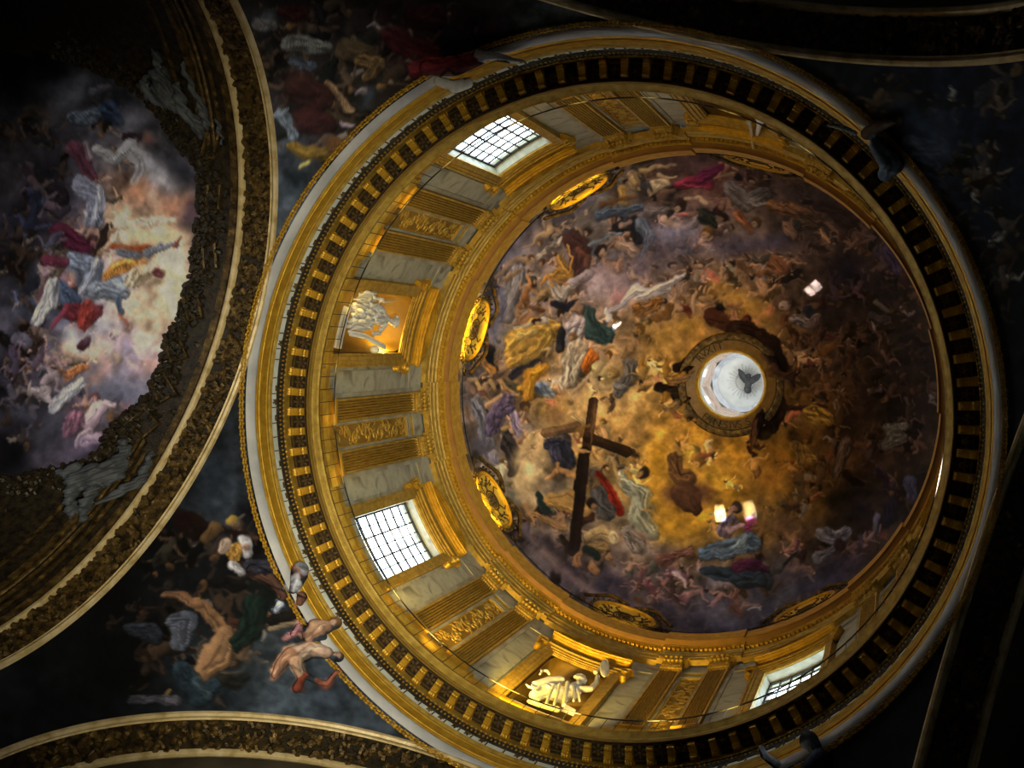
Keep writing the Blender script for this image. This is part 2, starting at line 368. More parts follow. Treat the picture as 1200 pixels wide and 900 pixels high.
def paint_mesh(name, P, mat, colours, parent=None):
    """P: rows x cols x 3 in units; colours rows x cols x 3 linear"""
    n, m = P.shape[:2]; co = P.reshape(-1, 3)*SC; co = co.copy(); co[:, 2] += EYE
    i = np.arange(n-1)[:, None]*m+np.arange(m-1)[None, :]
    f = np.stack([i, i+1, i+m+1, i+m], -1).reshape(-1)
    me = bpy.data.meshes.new(name); me.vertices.add(n*m); me.vertices.foreach_set('co', co.astype(np.float32).ravel())
    nf = (n-1)*(m-1); me.loops.add(nf*4); me.loops.foreach_set('vertex_index', f.astype(np.int32))
    me.polygons.add(nf); me.polygons.foreach_set('loop_start', np.arange(0, nf*4, 4, dtype=np.int32))
    me.update(calc_edges=True); me.polygons.foreach_set('use_smooth', [True]*nf)
    set_paint(me, colours.reshape(-1, 3)); me.materials.append(mat)
    return link(name, me, parent)
def set_paint(me, col):
    at = me.color_attributes.new('paint', 'FLOAT_COLOR', 'POINT')
    c4 = np.ones((len(me.vertices), 4), np.float32); c4[:, :3] = col; at.data.foreach_set('color', c4.ravel())

def dome_canvas():
    D = Canvas(DOME_PTS)
    def ring(r):
        while True:
            x, y = r.uniform(540, 1100), r.uniform(185, 740); q = math.hypot((x-818)/285, (y-460)/282); k = math.hypot(x-800, y-510)
            if q < 1 and k > 150 and math.hypot(x-858, y-451) > 60: return x, y
    def glory(r):
        while True:
            x, y = r.uniform(640, 960), r.uniform(380, 650)
            if math.hypot(x-858, y-451) > 62: return x, y
    D.crowd(230, 3, ring, 13); D.crowd(70, 4, glory, 10)
    D.run(DOME_STROKES); D.finish(.92); return D
def nave_canvas():
    N = Canvas(NAVE_PTS)
    N.crowd(60, 5, lambda r: (r.uniform(10, 150), r.uniform(120, 520)), 15)
    N.run(NAVE_STROKES); N.finish(.78, .55); return N
def pend_canvas():
    P = Canvas(PEND_PTS)
    P.crowd(40, 6, lambda r: (r.uniform(290, 560), r.uniform(0, 180)), 18); P.crowd(30, 7, lambda r: (r.uniform(150, 300), r.uniform(620, 800)), 18)
    P.crowd(40, 8, lambda r: (r.uniform(960, 1180), r.uniform(100, 380)), 20)
    P.run(PEND_STROKES); P.finish(.85); return P
PEND_LUM = [np.array(q) for q in ((.2, .16, .12), (.85, .80, .58), (.26, .22, .16), (.20, .15, .12))]; NAVE_LUM = np.array((.46, .45, .36)); DOME_LUM = np.array((.66, .555, .36))  # light levels divided out of canvas colours that carry seen shade
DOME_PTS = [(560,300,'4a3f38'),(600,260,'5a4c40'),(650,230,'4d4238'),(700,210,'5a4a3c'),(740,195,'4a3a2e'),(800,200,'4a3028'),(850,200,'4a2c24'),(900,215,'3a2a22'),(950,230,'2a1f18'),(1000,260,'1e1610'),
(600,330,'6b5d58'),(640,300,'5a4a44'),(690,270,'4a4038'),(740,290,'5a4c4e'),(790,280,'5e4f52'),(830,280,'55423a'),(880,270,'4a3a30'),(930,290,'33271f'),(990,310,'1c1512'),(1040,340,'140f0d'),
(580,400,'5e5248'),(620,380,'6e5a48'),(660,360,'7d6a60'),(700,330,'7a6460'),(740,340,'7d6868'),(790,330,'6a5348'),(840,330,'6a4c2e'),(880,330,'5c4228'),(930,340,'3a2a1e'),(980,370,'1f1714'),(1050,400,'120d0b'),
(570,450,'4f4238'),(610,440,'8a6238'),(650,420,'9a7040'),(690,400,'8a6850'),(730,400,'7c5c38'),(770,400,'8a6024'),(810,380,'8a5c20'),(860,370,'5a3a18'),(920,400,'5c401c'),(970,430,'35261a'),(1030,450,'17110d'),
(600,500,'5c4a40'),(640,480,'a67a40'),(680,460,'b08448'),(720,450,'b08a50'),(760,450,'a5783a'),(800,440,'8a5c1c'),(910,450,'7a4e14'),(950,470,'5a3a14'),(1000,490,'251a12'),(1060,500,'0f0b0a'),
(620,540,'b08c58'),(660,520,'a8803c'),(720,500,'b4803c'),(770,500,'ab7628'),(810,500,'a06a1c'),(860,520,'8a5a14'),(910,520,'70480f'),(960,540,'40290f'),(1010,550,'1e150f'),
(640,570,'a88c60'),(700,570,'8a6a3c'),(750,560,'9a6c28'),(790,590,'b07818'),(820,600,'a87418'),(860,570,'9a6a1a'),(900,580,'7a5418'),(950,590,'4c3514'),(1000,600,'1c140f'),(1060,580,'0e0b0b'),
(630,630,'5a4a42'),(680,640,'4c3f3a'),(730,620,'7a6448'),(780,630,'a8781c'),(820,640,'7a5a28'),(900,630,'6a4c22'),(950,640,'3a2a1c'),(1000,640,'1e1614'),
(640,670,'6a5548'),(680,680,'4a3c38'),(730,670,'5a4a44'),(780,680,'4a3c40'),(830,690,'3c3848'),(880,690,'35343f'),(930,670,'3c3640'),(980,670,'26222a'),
(700,710,'5a4a48'),(750,715,'4a4044'),(800,720,'3a3640'),(850,725,'2e2e3a'),(900,710,'2c2c38'),(950,690,'2a2832'),(850,800,'2a2832'),(500,450,'4f4238'),(1100,450,'0c0908'),(800,120,'4a3028')]  # ground tones include the shade across the right side
DOME_STROKES = """
@ 530 180 4
C 6c6058 560 260 80 700 210 60
C 6e6260 300 500 45 300 600 70 230 700 60 210 850 60
D 7a6e6a 320 540 34 290 640 46 250 760 40
B 8a6848 200 580 8 250 540 16 310 500 22 365 490 20
B 80603f 215 605 8 270 575 14 320 545 12
H 9a7450 4a3018 380 490 18 1
B a07c58 440 315 26 462 370 28
B a07c58 455 320 14 485 275 14 507 242 8
B 9a7650 440 385 16 390 420 13 345 445 8
H 9c7850 5a3c20 415 432 18 2
B 8a6a48 470 380 16 440 400 18
D 94806a 400 492 12 525 408 12
B 3c2420 560 410 40 610 430 50 600 520 56 560 560 36
B 5a3426 600 450 20 640 480 18 630 520 14
D b07a30 500 490 20 545 560 28 480 575 24
B c0823a 545 430 6 570 480 7 540 560 6 500 540 5
D b09a84 465 610 26 505 665 40 565 600 30
B b8742c 415 620 10 450 570 10 470 620 9
B b87034 470 590 8 530 610 9 600 580 8
H a07450 241610 610 645 32 1.2
F 7a4c28 8a6440 350 660 56 300
F 6a4024 94683e 380 720 40 200
B 9a6c44 300 740 24
B 8a5c38 360 760 30 320 770 20
H 94683e 3c2416 370 545 16 1
H 9a6c44 3c2416 420 515 18 2
B b07038 355 570 10 365 610 12
D c08a34 470 830 50 400 830 75 320 880 75
D 9c8868 300 810 18 360 790 16 400 790 14
H b09a84 a89a8c 430 790 28 .5
B 1c1a20 480 700 26 540 720 26 560 700 18
H a47c5c 2a1a12 510 750 24 1
H a8805c 241812 570 860 26 1.8
D b09890 590 790 40 560 850 56
D 2c3c34 640 740 30 650 800 36 720 850 40 690 860 30
D 3a4a40 690 800 20 740 840 24
C a48c88 640 640 60 700 600 70 780 660 70
C a4645a 790 680 55
C 8a7070 700 560 50 760 600 60
B b8a8a0 735 740 16 800 715 22 860 640 28 950 655 24 1015 632 13
B b4a094 880 680 22 960 640 22 1080 580 14
B c4b4ae 740 780 18 720 730 14
B 8f7a78 560 600 20 640 560 30
H 8a6a54 201814 705 462 34 .8
D 606468 650 425 12 720 392 18 790 380 14
B 1c1a1c 770 350 26 850 330 38 880 390 40
B 8a6a54 790 340 14 830 320 16
D 5a5c60 890 330 36 935 390 36 890 470 18
B 96745a 780 440 28 830 440 30 860 470 22
B 8a6248 800 500 24 790 550 16
B a07c60 860 530 16 830 550 10
H 8c6a50 2a1c14 640 365 22 2
B a08058 850 135 34 835 95 20
B a08058 880 90 16 960 60 14 1035 45 8
H a48460 5a4020 862 150 18 1
B a88c68 965 150 36 1005 125 26
B a08058 930 180 14 915 165 10
B a08460 970 100 14 1040 100 8
D 6a1e2c 1060 150 28 1120 125 36 1195 140 34
B 8a3040 1080 140 10 1180 160 9
B a87c3c 790 160 22 797 222 27
B 5a3a22 700 250 16 770 210 14 850 190 14
D 4a5058 690 290 26 800 265 34 880 255 26
D 6a5a50 930 270 30 1000 260 24
H 9a7858 241610 1060 250 34 2
B 9a7858 1000 310 16 1070 345 18 1060 400 14
B 9a7858 1090 215 14 1160 210 16 1200 240 12
C 6c6470 1000 390 60 1110 370 50
B 7a6a64 1120 330 26 1170 300 20
C 403840 900 500 80 1010 470 90 1120 470 60
C 5a4a50 860 560 60
F 4a3428 8a6848 1150 530 50 160
F 5a2018 9c7450 1050 720 60 200
F 6a4420 9c7040 960 760 60 150
B 9c7450 1128 745 13 1135 680 14 1152 640 10
C 8a6424 900 820 60 1000 840 60
H a4743c 4a2c14 860 820 20 2
C 8a6424 1100 800 50
D 7a4c20 880 740 40 960 700 30
@ 530 380 4
D c48c34 280 120 40 340 60 66 420 60 60 350 140 50 270 180 28
B c89a4c 300 60 20 380 40 24
H a07850 241410 400 -10 24 1
B 1e1c20 510 40 30 505 100 30
D 26242a 280 235 26 340 200 26 390 170 16
B b08850 400 120 12 450 110 14 430 150 10
D c8801c 435 210 30 360 245 42 350 330 36
D d08c24 320 290 22 310 330 14
D 5c6470 425 300 40 455 330 26
B 2c3038 410 330 22 390 300 14
C b0885c 480 250 50 560 330 40
D b89c78 590 110 50 560 190 56 540 270 40
D b85a18 650 150 34 620 220 30
B b08860 640 250 16 590 290 14 555 325 9
H a47c54 6a4a28 565 60 22 2
D 2a3a36 660 30 50 720 70 36
B 9a7a50 700 195 16 665 260 22 690 290 18 740 300 14
H a88448 7a5a30 745 235 30 2.3
D 5a5048 830 180 40 830 250 46 780 330 26
D 6a6058 770 280 20 810 310 24
B a87c4c 690 100 18 760 90 16 800 120 12
H a87840 5a3818 730 140 26 2
B 8a6026 960 140 22
H 8a6026 5a3c14 870 30 24 2
F 8a5c1c 8a6430 900 220 50 100
F 7a5018 8a6028 1010 210 44 80
B b07030 125 140 12 150 190 24 185 215 22
B b07030 145 130 9 150 170 14
B a07a48 70 270 10 115 260 18 130 300 22
B a07a48 170 270 16 195 310 12
B a87848 225 270 20 250 310 18
H a47c48 4a3018 310 320 20 2
D 7a7068 110 350 30 140 420 32 170 560 40
D 5c4a58 250 370 46 200 450 50 190 500 30
D 806c78 300 430 26 315 510 26
D 4a3c4c 230 420 30 280 400 24
B a87c50 165 385 13 215 350 17 240 340 10
B a87c44 235 500 16 270 490 12
H 7a5430 3c2818 345 390 30 1
B 5a2018 320 560 16 340 530 10
C 4a4240 180 600 70 130 560 40
D 2e2622 260 560 40 300 630 40 280 700 24
B 8a7870 200 610 26 215 640 20
B 7a5430 70 380 8 90 440 12 95 470 8
C b8935a 360 560 50 330 650 50 340 760 60
C c49440 430 380 50 520 370 50
B b88c50 560 420 26 620 460 22
C 2c2420 480 600 50 520 700 60 450 760 40
C 3a2c20 640 700 40
R 6a4a2c 440 510 24 580 480 26
R 3a2414 662 365 25 630 590 25
R 24160c 640 530 26 815 598 28
R 1a100a 620 600 28 585 810 28
B 5a3a20 678 375 5 650 560 4
D 2a2830 450 560 26 520 560 56 540 640 50
D 3c3844 470 590 24 490 640 20
B b07840 440 725 10 500 690 17 575 712 20
B b07840 500 660 10 500 700 14
B b07c44 570 550 18 600 590 16 645 598 9
H b88448 7a5020 597 512 32 1.7
B 7a5020 610 480 10 640 470 12
B a87838 470 810 40 560 830 52 620 870 30
H 9a6c44 1c1410 655 830 28 .6
B 1e2a24 410 800 18 440 870 26
D 4a4440 690 800 46 720 880 50
D 7a1c10 680 715 20 755 790 28 785 880 22
C a8783c 720 460 60 780 480 50
F a8783c a87c44 700 640 44 60
H a87c3c 6a4818 715 460 22 2
B a87c44 745 650 10 765 690 13 790 720 10
H 8a6438 2c2018 900 700 32 2.6
D 8a8468 800 720 30 860 790 46 905 870 40
C b07818 960 600 70 960 760 60
C c09428 1120 610 44
D 5a3a20 1040 620 30 1050 700 44 1110 720 44
B 9a6c30 1050 560 12 1070 620 16
H 9a6c34 5a3c18 1165 650 26 2
C 4a2c22 1040 820 60 1140 820 80
B 140c08 1100 180 40 1060 200 30
B 6a4a28 1010 250 16 1050 265 24 1100 240 28 1130 210 16
B 5a3c20 1010 290 14 960 300 10
B 140c08 970 300 26 1050 320 40 1100 330 36
B 6a5030 1060 365 24 1020 400 20 990 390 14
B 5a4428 1100 415 28 1150 430 20
B 3c2a18 1130 360 14 1120 390 14
H 6a4c2c 1c100a 1110 445 18 2
B 7a5018 1000 340 26 990 360 20
@ 600 540 4
B a87838 180 180 36 240 190 46 300 225 36
B a07040 60 200 14 95 250 14 112 310 9
B 9a6c3c 100 250 14 170 280 24 250 305 24
R 1c120c 335 0 30 290 420 28
H 9a6c44 1c1410 370 190 28 .6
C 2c2428 150 380 60 250 450 70 320 530 80
C 2a2430 430 560 80 560 590 60
B a08050 350 360 26 420 340 36 470 350 30
B b89a6c 470 345 26 490 370 20
B 8a6a3c 370 410 22 440 400 26
B 8a5c38 310 440 18 310 480 22
B 7a5434 380 500 26 400 520 22
B 8a6440 460 450 22
B 1c2420 340 420 24 400 450 26
D 8a8468 540 110 36 610 160 46 590 260 56 650 330 46
B 9a9478 560 100 12 610 220 14
H 8a6438 2c2018 620 60 32 2.6
B a07c48 470 0 12 490 60 14 520 100 10
B a8783c 620 225 12 650 240 10 690 266 6
C 8a7468 560 380 60 650 410 60 740 440 50
D 7a6a5c 540 330 36 600 400 40
C a8741c 700 240 60 760 330 60 860 330 40
C b8841c 680 180 40
B 3c2418 800 150 70 840 190 66 870 230 40
C 4a2c20 720 160 40 900 150 60
C 8a6418 940 60 50
F 5a3838 8a5c4c 600 560 40 100
F 5a3438 94645a 660 610 40 60
F 4a3038 8a5c54 720 570 44 140
F 6a444c 9c7068 790 540 50 20
F 6a4448 a07468 850 620 50 340
F 5a3c44 9a6c60 960 640 44 300
F 7a4c40 a06850 1050 680 50 70
F 5a4048 94685c 700 650 30 200
F 4a3440 8a6458 560 600 30 30
B c0a4a4 760 520 20 800 560 12 820 590 8
C 8a7c84 960 580 50 1010 570 40
C 5a5668 900 700 70 1060 740 70 1160 690 60
B a07878 880 470 20 900 510 14
H b08070 3c2418 880 460 18 2
D 26303a 920 510 30 1010 530 46 1120 540 56 1190 560 40
D 4a1c34 1060 490 34 1150 500 34 1190 520 20
D 4a5a6c 900 430 36 1000 410 52 1100 370 52 1130 390 40
D 7c8a98 1080 350 20 1060 400 26 990 440 16
D 5a6878 940 430 24 1080 420 20
D 5a4a58 1030 280 34 1000 330 34
D b04878 1115 275 30 1140 290 20
D 8a3060 1100 310 22
B b08890 1010 330 14 1060 300 14 1080 300 12
H 8a6458 2c2020 1050 225 34 2.4
B 8a7064 1030 250 12
D 6a4438 700 460 40 830 430 24
C 8a6a58 150 430 24 250 520 26 350 600 26 500 660 22 620 700 22
C 6a5650 60 330 24 110 400 26
C 3c3844 740 690 50 840 740 50
@ 820 180 4
D 5a1830 0 110 32 50 85 30 110 60 18
B 7a5838 90 110 12 155 95 14 180 100 8
B 0c0a08 185 110 22
H 8a6444 1a100a 245 130 20 1
D 5c5044 150 170 46 220 230 50 290 190 40
D 6c5e4c 260 230 24 330 240 20
D 6a4424 340 240 30 450 265 40 520 290 24
D 4a3420 480 320 50 560 330 30
H 6a4a34 1a120c 110 305 30 2
H 8a6844 3c2414 265 330 28 2
H 9a7048 5a3818 45 370 30 2
H 6a4c34 2a1c12 150 350 18 2
D 22241a 20 290 40 80 340 20
D 7a4424 180 280 26 240 370 18
B 7a5438 400 330 22 430 375 26
D 2c2c24 460 335 30
C 3a3440 100 460 70 250 430 60 380 420 50
C 4a3a34 450 450 60
B 6a4a2c 600 330 10 660 370 13 710 405 9
D 2a1a14 620 260 50 700 310 50 560 240 30
F 3a2418 6a4c34 700 420 44 40
F 241a18 4a3428 780 360 50 120
F 2a2024 4a3830 860 500 50 70
F 2c2018 5a4030 560 440 40 200
F 5a3c24 7a5838 200 530 46 200
F 6a3c1c 8a6040 290 560 46 170
F 5a3418 7a5434 370 560 50 20
H 7a5c40 3c2414 130 575 26 2
H 8a6438 4a2c14 60 660 26 2
B 6a4024 350 500 34 390 550 30
C 9a6a24 200 680 60 280 740 80 90 640 50
B 3c1c10 60 760 44 110 790 40
B 8a5c38 150 770 20 180 795 28 160 820 14
B 7a4c2c 130 710 14 190 700 14 210 690 8
B 0c0a08 92 722 26
D 3c1810 220 790 34 230 840 30
H 8a6a50 4a3424 390 700 40 1
D 6a5a4c 450 780 36 520 800 26
B 1c1e20 505 730 26 535 770 30
B 5a4436 520 800 30 560 760 14
F 2a2020 3c2c28 640 650 60 80
F 241c1c 4a342c 740 620 50 130
C 14101a 700 560 60
B 5a4c38 820 690 16 875 735 18
B 3c3028 800 760 26 860 780 26
C 2a2430 900 430 50 960 500 40
D 302434 880 460 30 930 560 24
F 3c2410 5a3a20 430 850 40 60
F 2a1c12 4a3020 540 880 50 110
@ 820 380 4
B 1e0f08 160 20 46 250 40 50 330 90 50
B 3c2010 180 60 30 240 80 20
B 5a3820 120 70 16 180 75 18
B 1a0d06 340 140 46 380 200 40
B 4a2a14 340 200 22 400 235 22 470 210 10
B 3c2010 430 240 18 440 300 12
B 170b05 350 300 40 370 400 46 340 470 44
B 2a160a 390 390 26 450 390 18 590 395 9
B 140a05 270 420 40 300 500 46
B 4a2c18 265 460 18 258 520 24 255 560 16
B 2a1408 240 580 14 260 610 10
B 5a3a20 290 110 20 330 150 18
H 6a4020 2a160a 440 60 28 2
H 7a5020 4a2c10 500 540 32 2
D 8a6420 520 420 40 600 450 40
D 7a5820 480 600 40 540 640 36
F 5a3a18 6a4824 600 130 50 150
F 4a3018 6a4828 600 300 50 90
F 4a2c18 5a3c20 660 340 40 200
F 3c2818 4a3424 700 180 60 110
F 3c2a18 5a4228 650 450 50 100
F 2c2018 3c2c20 760 300 60 80
F 2a1c14 3c2a1e 850 160 50 60
F 241812 3a281c 900 300 60 120
D 5a5444 900 500 40 960 480 30
D 4a4436 880 560 36 960 540 30
F 2a1e16 44342a 980 420 50 90
D 4a3a2c 690 560 40 660 640 36 640 700 30
F 4a341c 5a4020 560 700 60 100
F 3c2c1c 4a3824 480 780 50 60
B 5a1c0c 425 640 14
C 7a4c14 380 620 80 320 760 80
D 6a4c20 440 560 30 480 640 30
F 1c1418 2c2024 880 740 60 70
F 241a1a 3a2a26 800 600 50 120
D 3a3842 990 730 40 1000 800 30
C 0a0808 640 820 50 760 780 50
F 302018 443020 420 860 40 180
@ 820 560 4
C 6a4c28 300 120 70 330 220 60
C 3c2a20 400 200 70
F 5a3c3c 8a5c54 420 330 40 150
D 5c5a60 580 260 36 640 300 40 690 240 24
D 5a585c 560 370 40 610 350 30
B 2c1c1c 650 320 30
F 3a2c30 5a4038 720 320 50 140
F 3c3438 6a5048 800 270 44 120
B 5c5a64 830 170 20 810 230 16
B 1a1820 900 140 40 880 200 40
C 12101a 760 150 60
C 2c2c3a 400 450 70 520 480 60 300 600 60
C 4a4a56 430 540 44 350 590 40
C 34303c 640 440 50 740 380 40 560 520 30
B 1a1c22 400 420 16 440 370 14 455 345 8
B 3c3a3c 350 440 24 390 430 20
D 26303a 180 470 40 280 480 40
D 3a1830 240 410 34 300 430 20
B 6a4438 150 620 30 190 640 26
B 7a5c54 210 600 12 270 590 8
B 8a8088 230 620 9 280 600 8 290 620 6
C 5a5660 60 680 60 200 690 50
"""
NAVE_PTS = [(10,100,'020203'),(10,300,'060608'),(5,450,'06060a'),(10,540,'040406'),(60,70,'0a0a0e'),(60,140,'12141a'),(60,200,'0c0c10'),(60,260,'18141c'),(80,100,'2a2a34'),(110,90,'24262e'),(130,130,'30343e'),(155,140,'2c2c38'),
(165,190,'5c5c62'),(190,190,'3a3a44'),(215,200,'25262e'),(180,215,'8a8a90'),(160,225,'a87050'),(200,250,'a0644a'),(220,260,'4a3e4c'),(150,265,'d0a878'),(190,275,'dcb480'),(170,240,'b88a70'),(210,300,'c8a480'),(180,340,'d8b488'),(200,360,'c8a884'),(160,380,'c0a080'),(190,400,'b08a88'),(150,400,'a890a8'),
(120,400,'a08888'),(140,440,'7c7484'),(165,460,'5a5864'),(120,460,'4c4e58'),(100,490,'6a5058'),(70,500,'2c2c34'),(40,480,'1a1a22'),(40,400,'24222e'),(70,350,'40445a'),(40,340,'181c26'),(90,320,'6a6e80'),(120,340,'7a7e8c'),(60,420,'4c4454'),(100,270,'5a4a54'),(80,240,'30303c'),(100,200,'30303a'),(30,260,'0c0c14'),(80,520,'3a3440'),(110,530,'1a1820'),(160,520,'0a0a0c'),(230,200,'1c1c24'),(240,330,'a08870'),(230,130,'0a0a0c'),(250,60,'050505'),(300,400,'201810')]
NAVE_STROKES = """
@ 0 0 3
C 3c3e48 200 400 60 230 330 50
C 5a5c66 270 340 40 290 270 30
D 24324a 380 390 44 420 420 24
D 4a5666 270 420 30 330 410 34
B 4a4a54 330 320 24 380 300 16
C 6a6a72 470 430 46
B 24181c 450 480 26 480 490 20
C 8a4a34 515 490 22
B 8a8a8c 340 520 16 400 555 20 460 520 32 500 580 34 480 640 30
C 9a9aa2 540 590 56 600 660 36
C 22242c 610 550 46 650 620 34
C b0724a 480 680 46 500 640 24
C b0744e 600 740 60 650 700 30
C e0b880 470 820 60 560 830 60 640 830 30
B e0c8a0 420 790 14 520 780 20 600 770 20
D 5a2c3c 270 520 34 310 590 30 330 620 18
B 7a6a70 300 500 16 320 550 14
D 7c8094 280 640 34 340 690 36 330 770 40
D 9a9cac 350 660 14 360 740 16
D 1c161c 130 680 50 200 700 50
F 30242c 4a3c40 120 640 50 60
F 2a242c 504048 180 720 50 200
F 1c2030 30344a 110 760 60 100
D 4a1428 210 820 46 300 870 34
H 7a4a48 2a1418 325 840 24 1
F 3a3a48 5a5460 170 860 40 150
B 8a4018 400 865 14 450 880 20 520 870 18
B 5c626c 510 890 18 570 865 20 620 855 14
B 7a3a30 615 860 10 635 830 8
C 402c3c 660 720 22 680 800 20
@ 0 300 3
C e8c490 480 220 90 570 240 80 620 100 60 600 20 40
C d8b488 350 330 40 250 320 40
D 6c7688 260 20 40 330 40 40 300 110 34
D a4a6b4 340 20 16 300 90 16 280 140 12
B 5a2030 170 20 24 230 30 20
D 3c4a64 220 120 36 250 160 40
D b0b0b4 190 100 24 170 170 30 130 230 26
D 7a8490 330 120 36 400 110 46 440 130 26
D c07828 370 70 16 430 45 34 490 25 24
D b09870 500 60 38 470 95 26
B c8b894 520 40 14
H 6a3430 4a2024 560 58 22 .3
B 3c4a5c 425 150 16 430 200 12
B a05038 425 215 8 435 240 9
B 5c626c 480 0 18 420 -10 16
C 9aa2b4 300 290 50 260 270 40 370 240 36
D 6a2028 240 190 30 300 205 44 345 190 24
D 8a2c24 310 175 26 290 240 26
B 3c1c24 300 300 26
B 7a2c3c 225 190 14 200 240 11 188 252 7
B 5a5464 90 300 30 50 300 20
F 50404c 7a6468 130 370 40 120
F 3a3040 6a5058 60 380 44 90
F 4a4450 8a7678 170 440 50 330
C b09ab8 440 300 50 470 280 30
C c4846a 520 385 44 570 370 20
C b87c60 370 390 36 330 430 30
C c8a4b0 470 400 40
C 54566a 400 470 70 480 490 60 330 480 36
D c06c34 230 425 18 280 395 18 300 385 12
D b8b8c2 280 450 26 230 490 30 190 530 22
B 9a8a88 110 480 20 160 480 24
B aa9a98 190 520 8 170 500 12
F 2c2834 4a424a 40 470 50 70
F 30303c 504850 90 560 50 30
B c4a4b0 300 590 30 350 540 30
B c4a4b0 370 520 16 400 530 10
B c0a0ac 300 620 20 280 640 16 265 665 9
B b898a8 330 640 24 290 660 14
H b48a84 5a3030 330 505 20 1.5
D 8a5468 260 580 34 240 620 26
C 2c2c36 150 620 90 80 560 60
C 5a4c64 270 690 46 330 660 36
C 8a5a6a 450 545 24
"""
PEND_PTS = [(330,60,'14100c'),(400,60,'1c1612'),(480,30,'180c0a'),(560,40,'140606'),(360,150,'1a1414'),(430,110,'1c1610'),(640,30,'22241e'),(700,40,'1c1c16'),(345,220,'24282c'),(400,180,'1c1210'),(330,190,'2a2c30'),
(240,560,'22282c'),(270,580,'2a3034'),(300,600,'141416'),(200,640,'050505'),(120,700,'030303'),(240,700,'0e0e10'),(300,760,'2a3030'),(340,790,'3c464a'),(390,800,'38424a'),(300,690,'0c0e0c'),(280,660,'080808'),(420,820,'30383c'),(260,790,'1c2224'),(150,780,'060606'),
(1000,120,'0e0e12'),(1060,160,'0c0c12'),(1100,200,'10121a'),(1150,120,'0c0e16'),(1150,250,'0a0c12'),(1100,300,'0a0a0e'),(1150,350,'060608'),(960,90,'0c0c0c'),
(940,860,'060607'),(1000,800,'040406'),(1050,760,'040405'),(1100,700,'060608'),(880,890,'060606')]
PEND_STROKES = """
@ 300 0 3
C 40444a 40 60 40
B 504840 10 80 30 60 90 20
D 30100c 150 50 40 100 40 30
D 5a5448 120 150 30 180 160 40 250 170 24
B 40301c 330 180 50 380 190 40
D 5a4020 370 220 30 430 230 34 400 270 24
B 6a5a4c 540 210 14 580 185 14
D 3a1010 480 130 40 560 170 50 640 200 40 700 210 40
D 4a1614 560 240 30 680 230 30 760 220 30
D 240808 620 60 60 560 60 40
B 0a0c10 700 150 60 780 190 30
D 3c4046 200 240 20 140 220 26
B 2a1410 150 300 60 220 340 50
B 6a4c30 240 290 12 290 330 14 320 380 20 340 390 10
D 505458 90 400 26 120 440 24 130 480 20
B 5a5e62 60 410 10 110 380 8
B 2a1210 180 420 60 240 440 40
B 7a6468 300 430 12 340 440 8
D 5a4014 130 520 24 180 540 30 240 540 26
B 4a2c14 270 510 34 310 520 30
B 8a7434 160 590 10 190 570 10
C 2a3036 380 370 26 400 330 26
B 6a5a54 380 320 18 350 330 12
H 50402c 241810 345 130 20 1
H 5a4830 2a1c10 480 280 20 1
@ 0 600 3
B 1c0c08 640 30 40 700 60 40
B 5a4020 760 60 30 730 100 20
H 7a5c38 a8842c 820 30 22 1
D 5a5e66 600 380 24 650 380 50 640 450 46
D 2a2e34 540 430 40 460 420 30
B 8a6038 690 310 22 740 360 34 790 420 40
B 946a40 790 430 36 760 510 60 720 560 40
B 7a5434 580 290 14 640 290 18 700 320 20
H 2a2420 141010 600 250 30 2
D 26343a 640 560 40 700 640 46 760 610 30
D 3c4a4e 690 600 24 730 640 24
B 8a6c30 570 660 10 590 630 9
D 504c50 620 660 20 460 660 16
D 14221a 900 330 46 880 420 46 830 460 30
D b8b0a8 860 100 30 870 140 26
B a88c70 800 110 22 790 140 18
D b07c2c 830 130 24 820 160 22
D c0b8b0 820 190 20 850 210 16
H a07458 b8b4ac 870 120 24 2
B 4a3024 890 200 26 950 235 24 990 270 18
D 6a646c 960 200 30 970 180 20
C 20282a 900 520 50 860 560 40
C 4a3c2c 960 540 24
@ 1000 100 2
D 24262e 60 100 30 20 140 20
B 3a2c20 10 90 16 40 70 14
D 2a2c36 140 140 30 200 160 40
C 20242e 120 60 50 200 100 60
D 1c1e26 120 220 34 200 240 30

@ 0 600 3
B 6a3c30 1050 205 40 1060 190 34
B 8a8a84 1060 185 30 1075 200 24
B b08068 1035 200 18 1045 215 12
B a8a8a0 1035 240 30 1020 262 24 1050 265 24
B b8b8b0 1045 250 12 1030 280 10
B 5a3a2a 890 205 30 950 235 26 985 275 20 1000 292 16
D 34323a 985 180 26 920 195 30 880 190 30
D b0b8c0 985 325 24 970 345 14
B 8a5438 1062 298 24 1055 318 16
R 2a2018 900 240 4 1165 335 4
R 8a7450 950 412 10 1175 350 10
R 181410 960 380 22 1130 335 22
B b0706a 1050 390 16 1040 430 18 1000 450 14
B c89468 1150 405 26 1110 410 40 1085 440 28
B b8845c 1090 420 16 1050 440 12
H d0a078 8a5c30 1182 390 26 2
B d0a47c 1150 495 24 1090 485 36 1040 505 42
B b88058 1020 500 30 985 540 24 965 575 16
B c8986c 1040 530 26 1055 570 20
H d0a078 7a5028 1188 505 24 2
B 8a3c24 1045 620 22 1070 570 14
D 9a5438 1110 595 14 1150 605 14 1185 560 12
@ 300 0 3
D 5a1818 560 235 30 680 225 30 770 200 20
B b8a89c 785 190 20 860 205 20 950 217 12
B b09474 640 285 20 700 305 30 755 292 24
@ 700 0 2.4
B 3a281e 760 375 26 800 350 22 840 338 14
D 34383e 790 410 30 830 465 40 810 490 28
B 5a5e64 650 352 10 690 358 12 725 375 12
@ 780 670 2.857
B 242022 480 555 44
B 5a5654 470 580 24 485 600 16
B 5a5a5c 320 590 14 335 615 16 375 648 18
D 1c1c22 520 620 34 470 660 34
"""
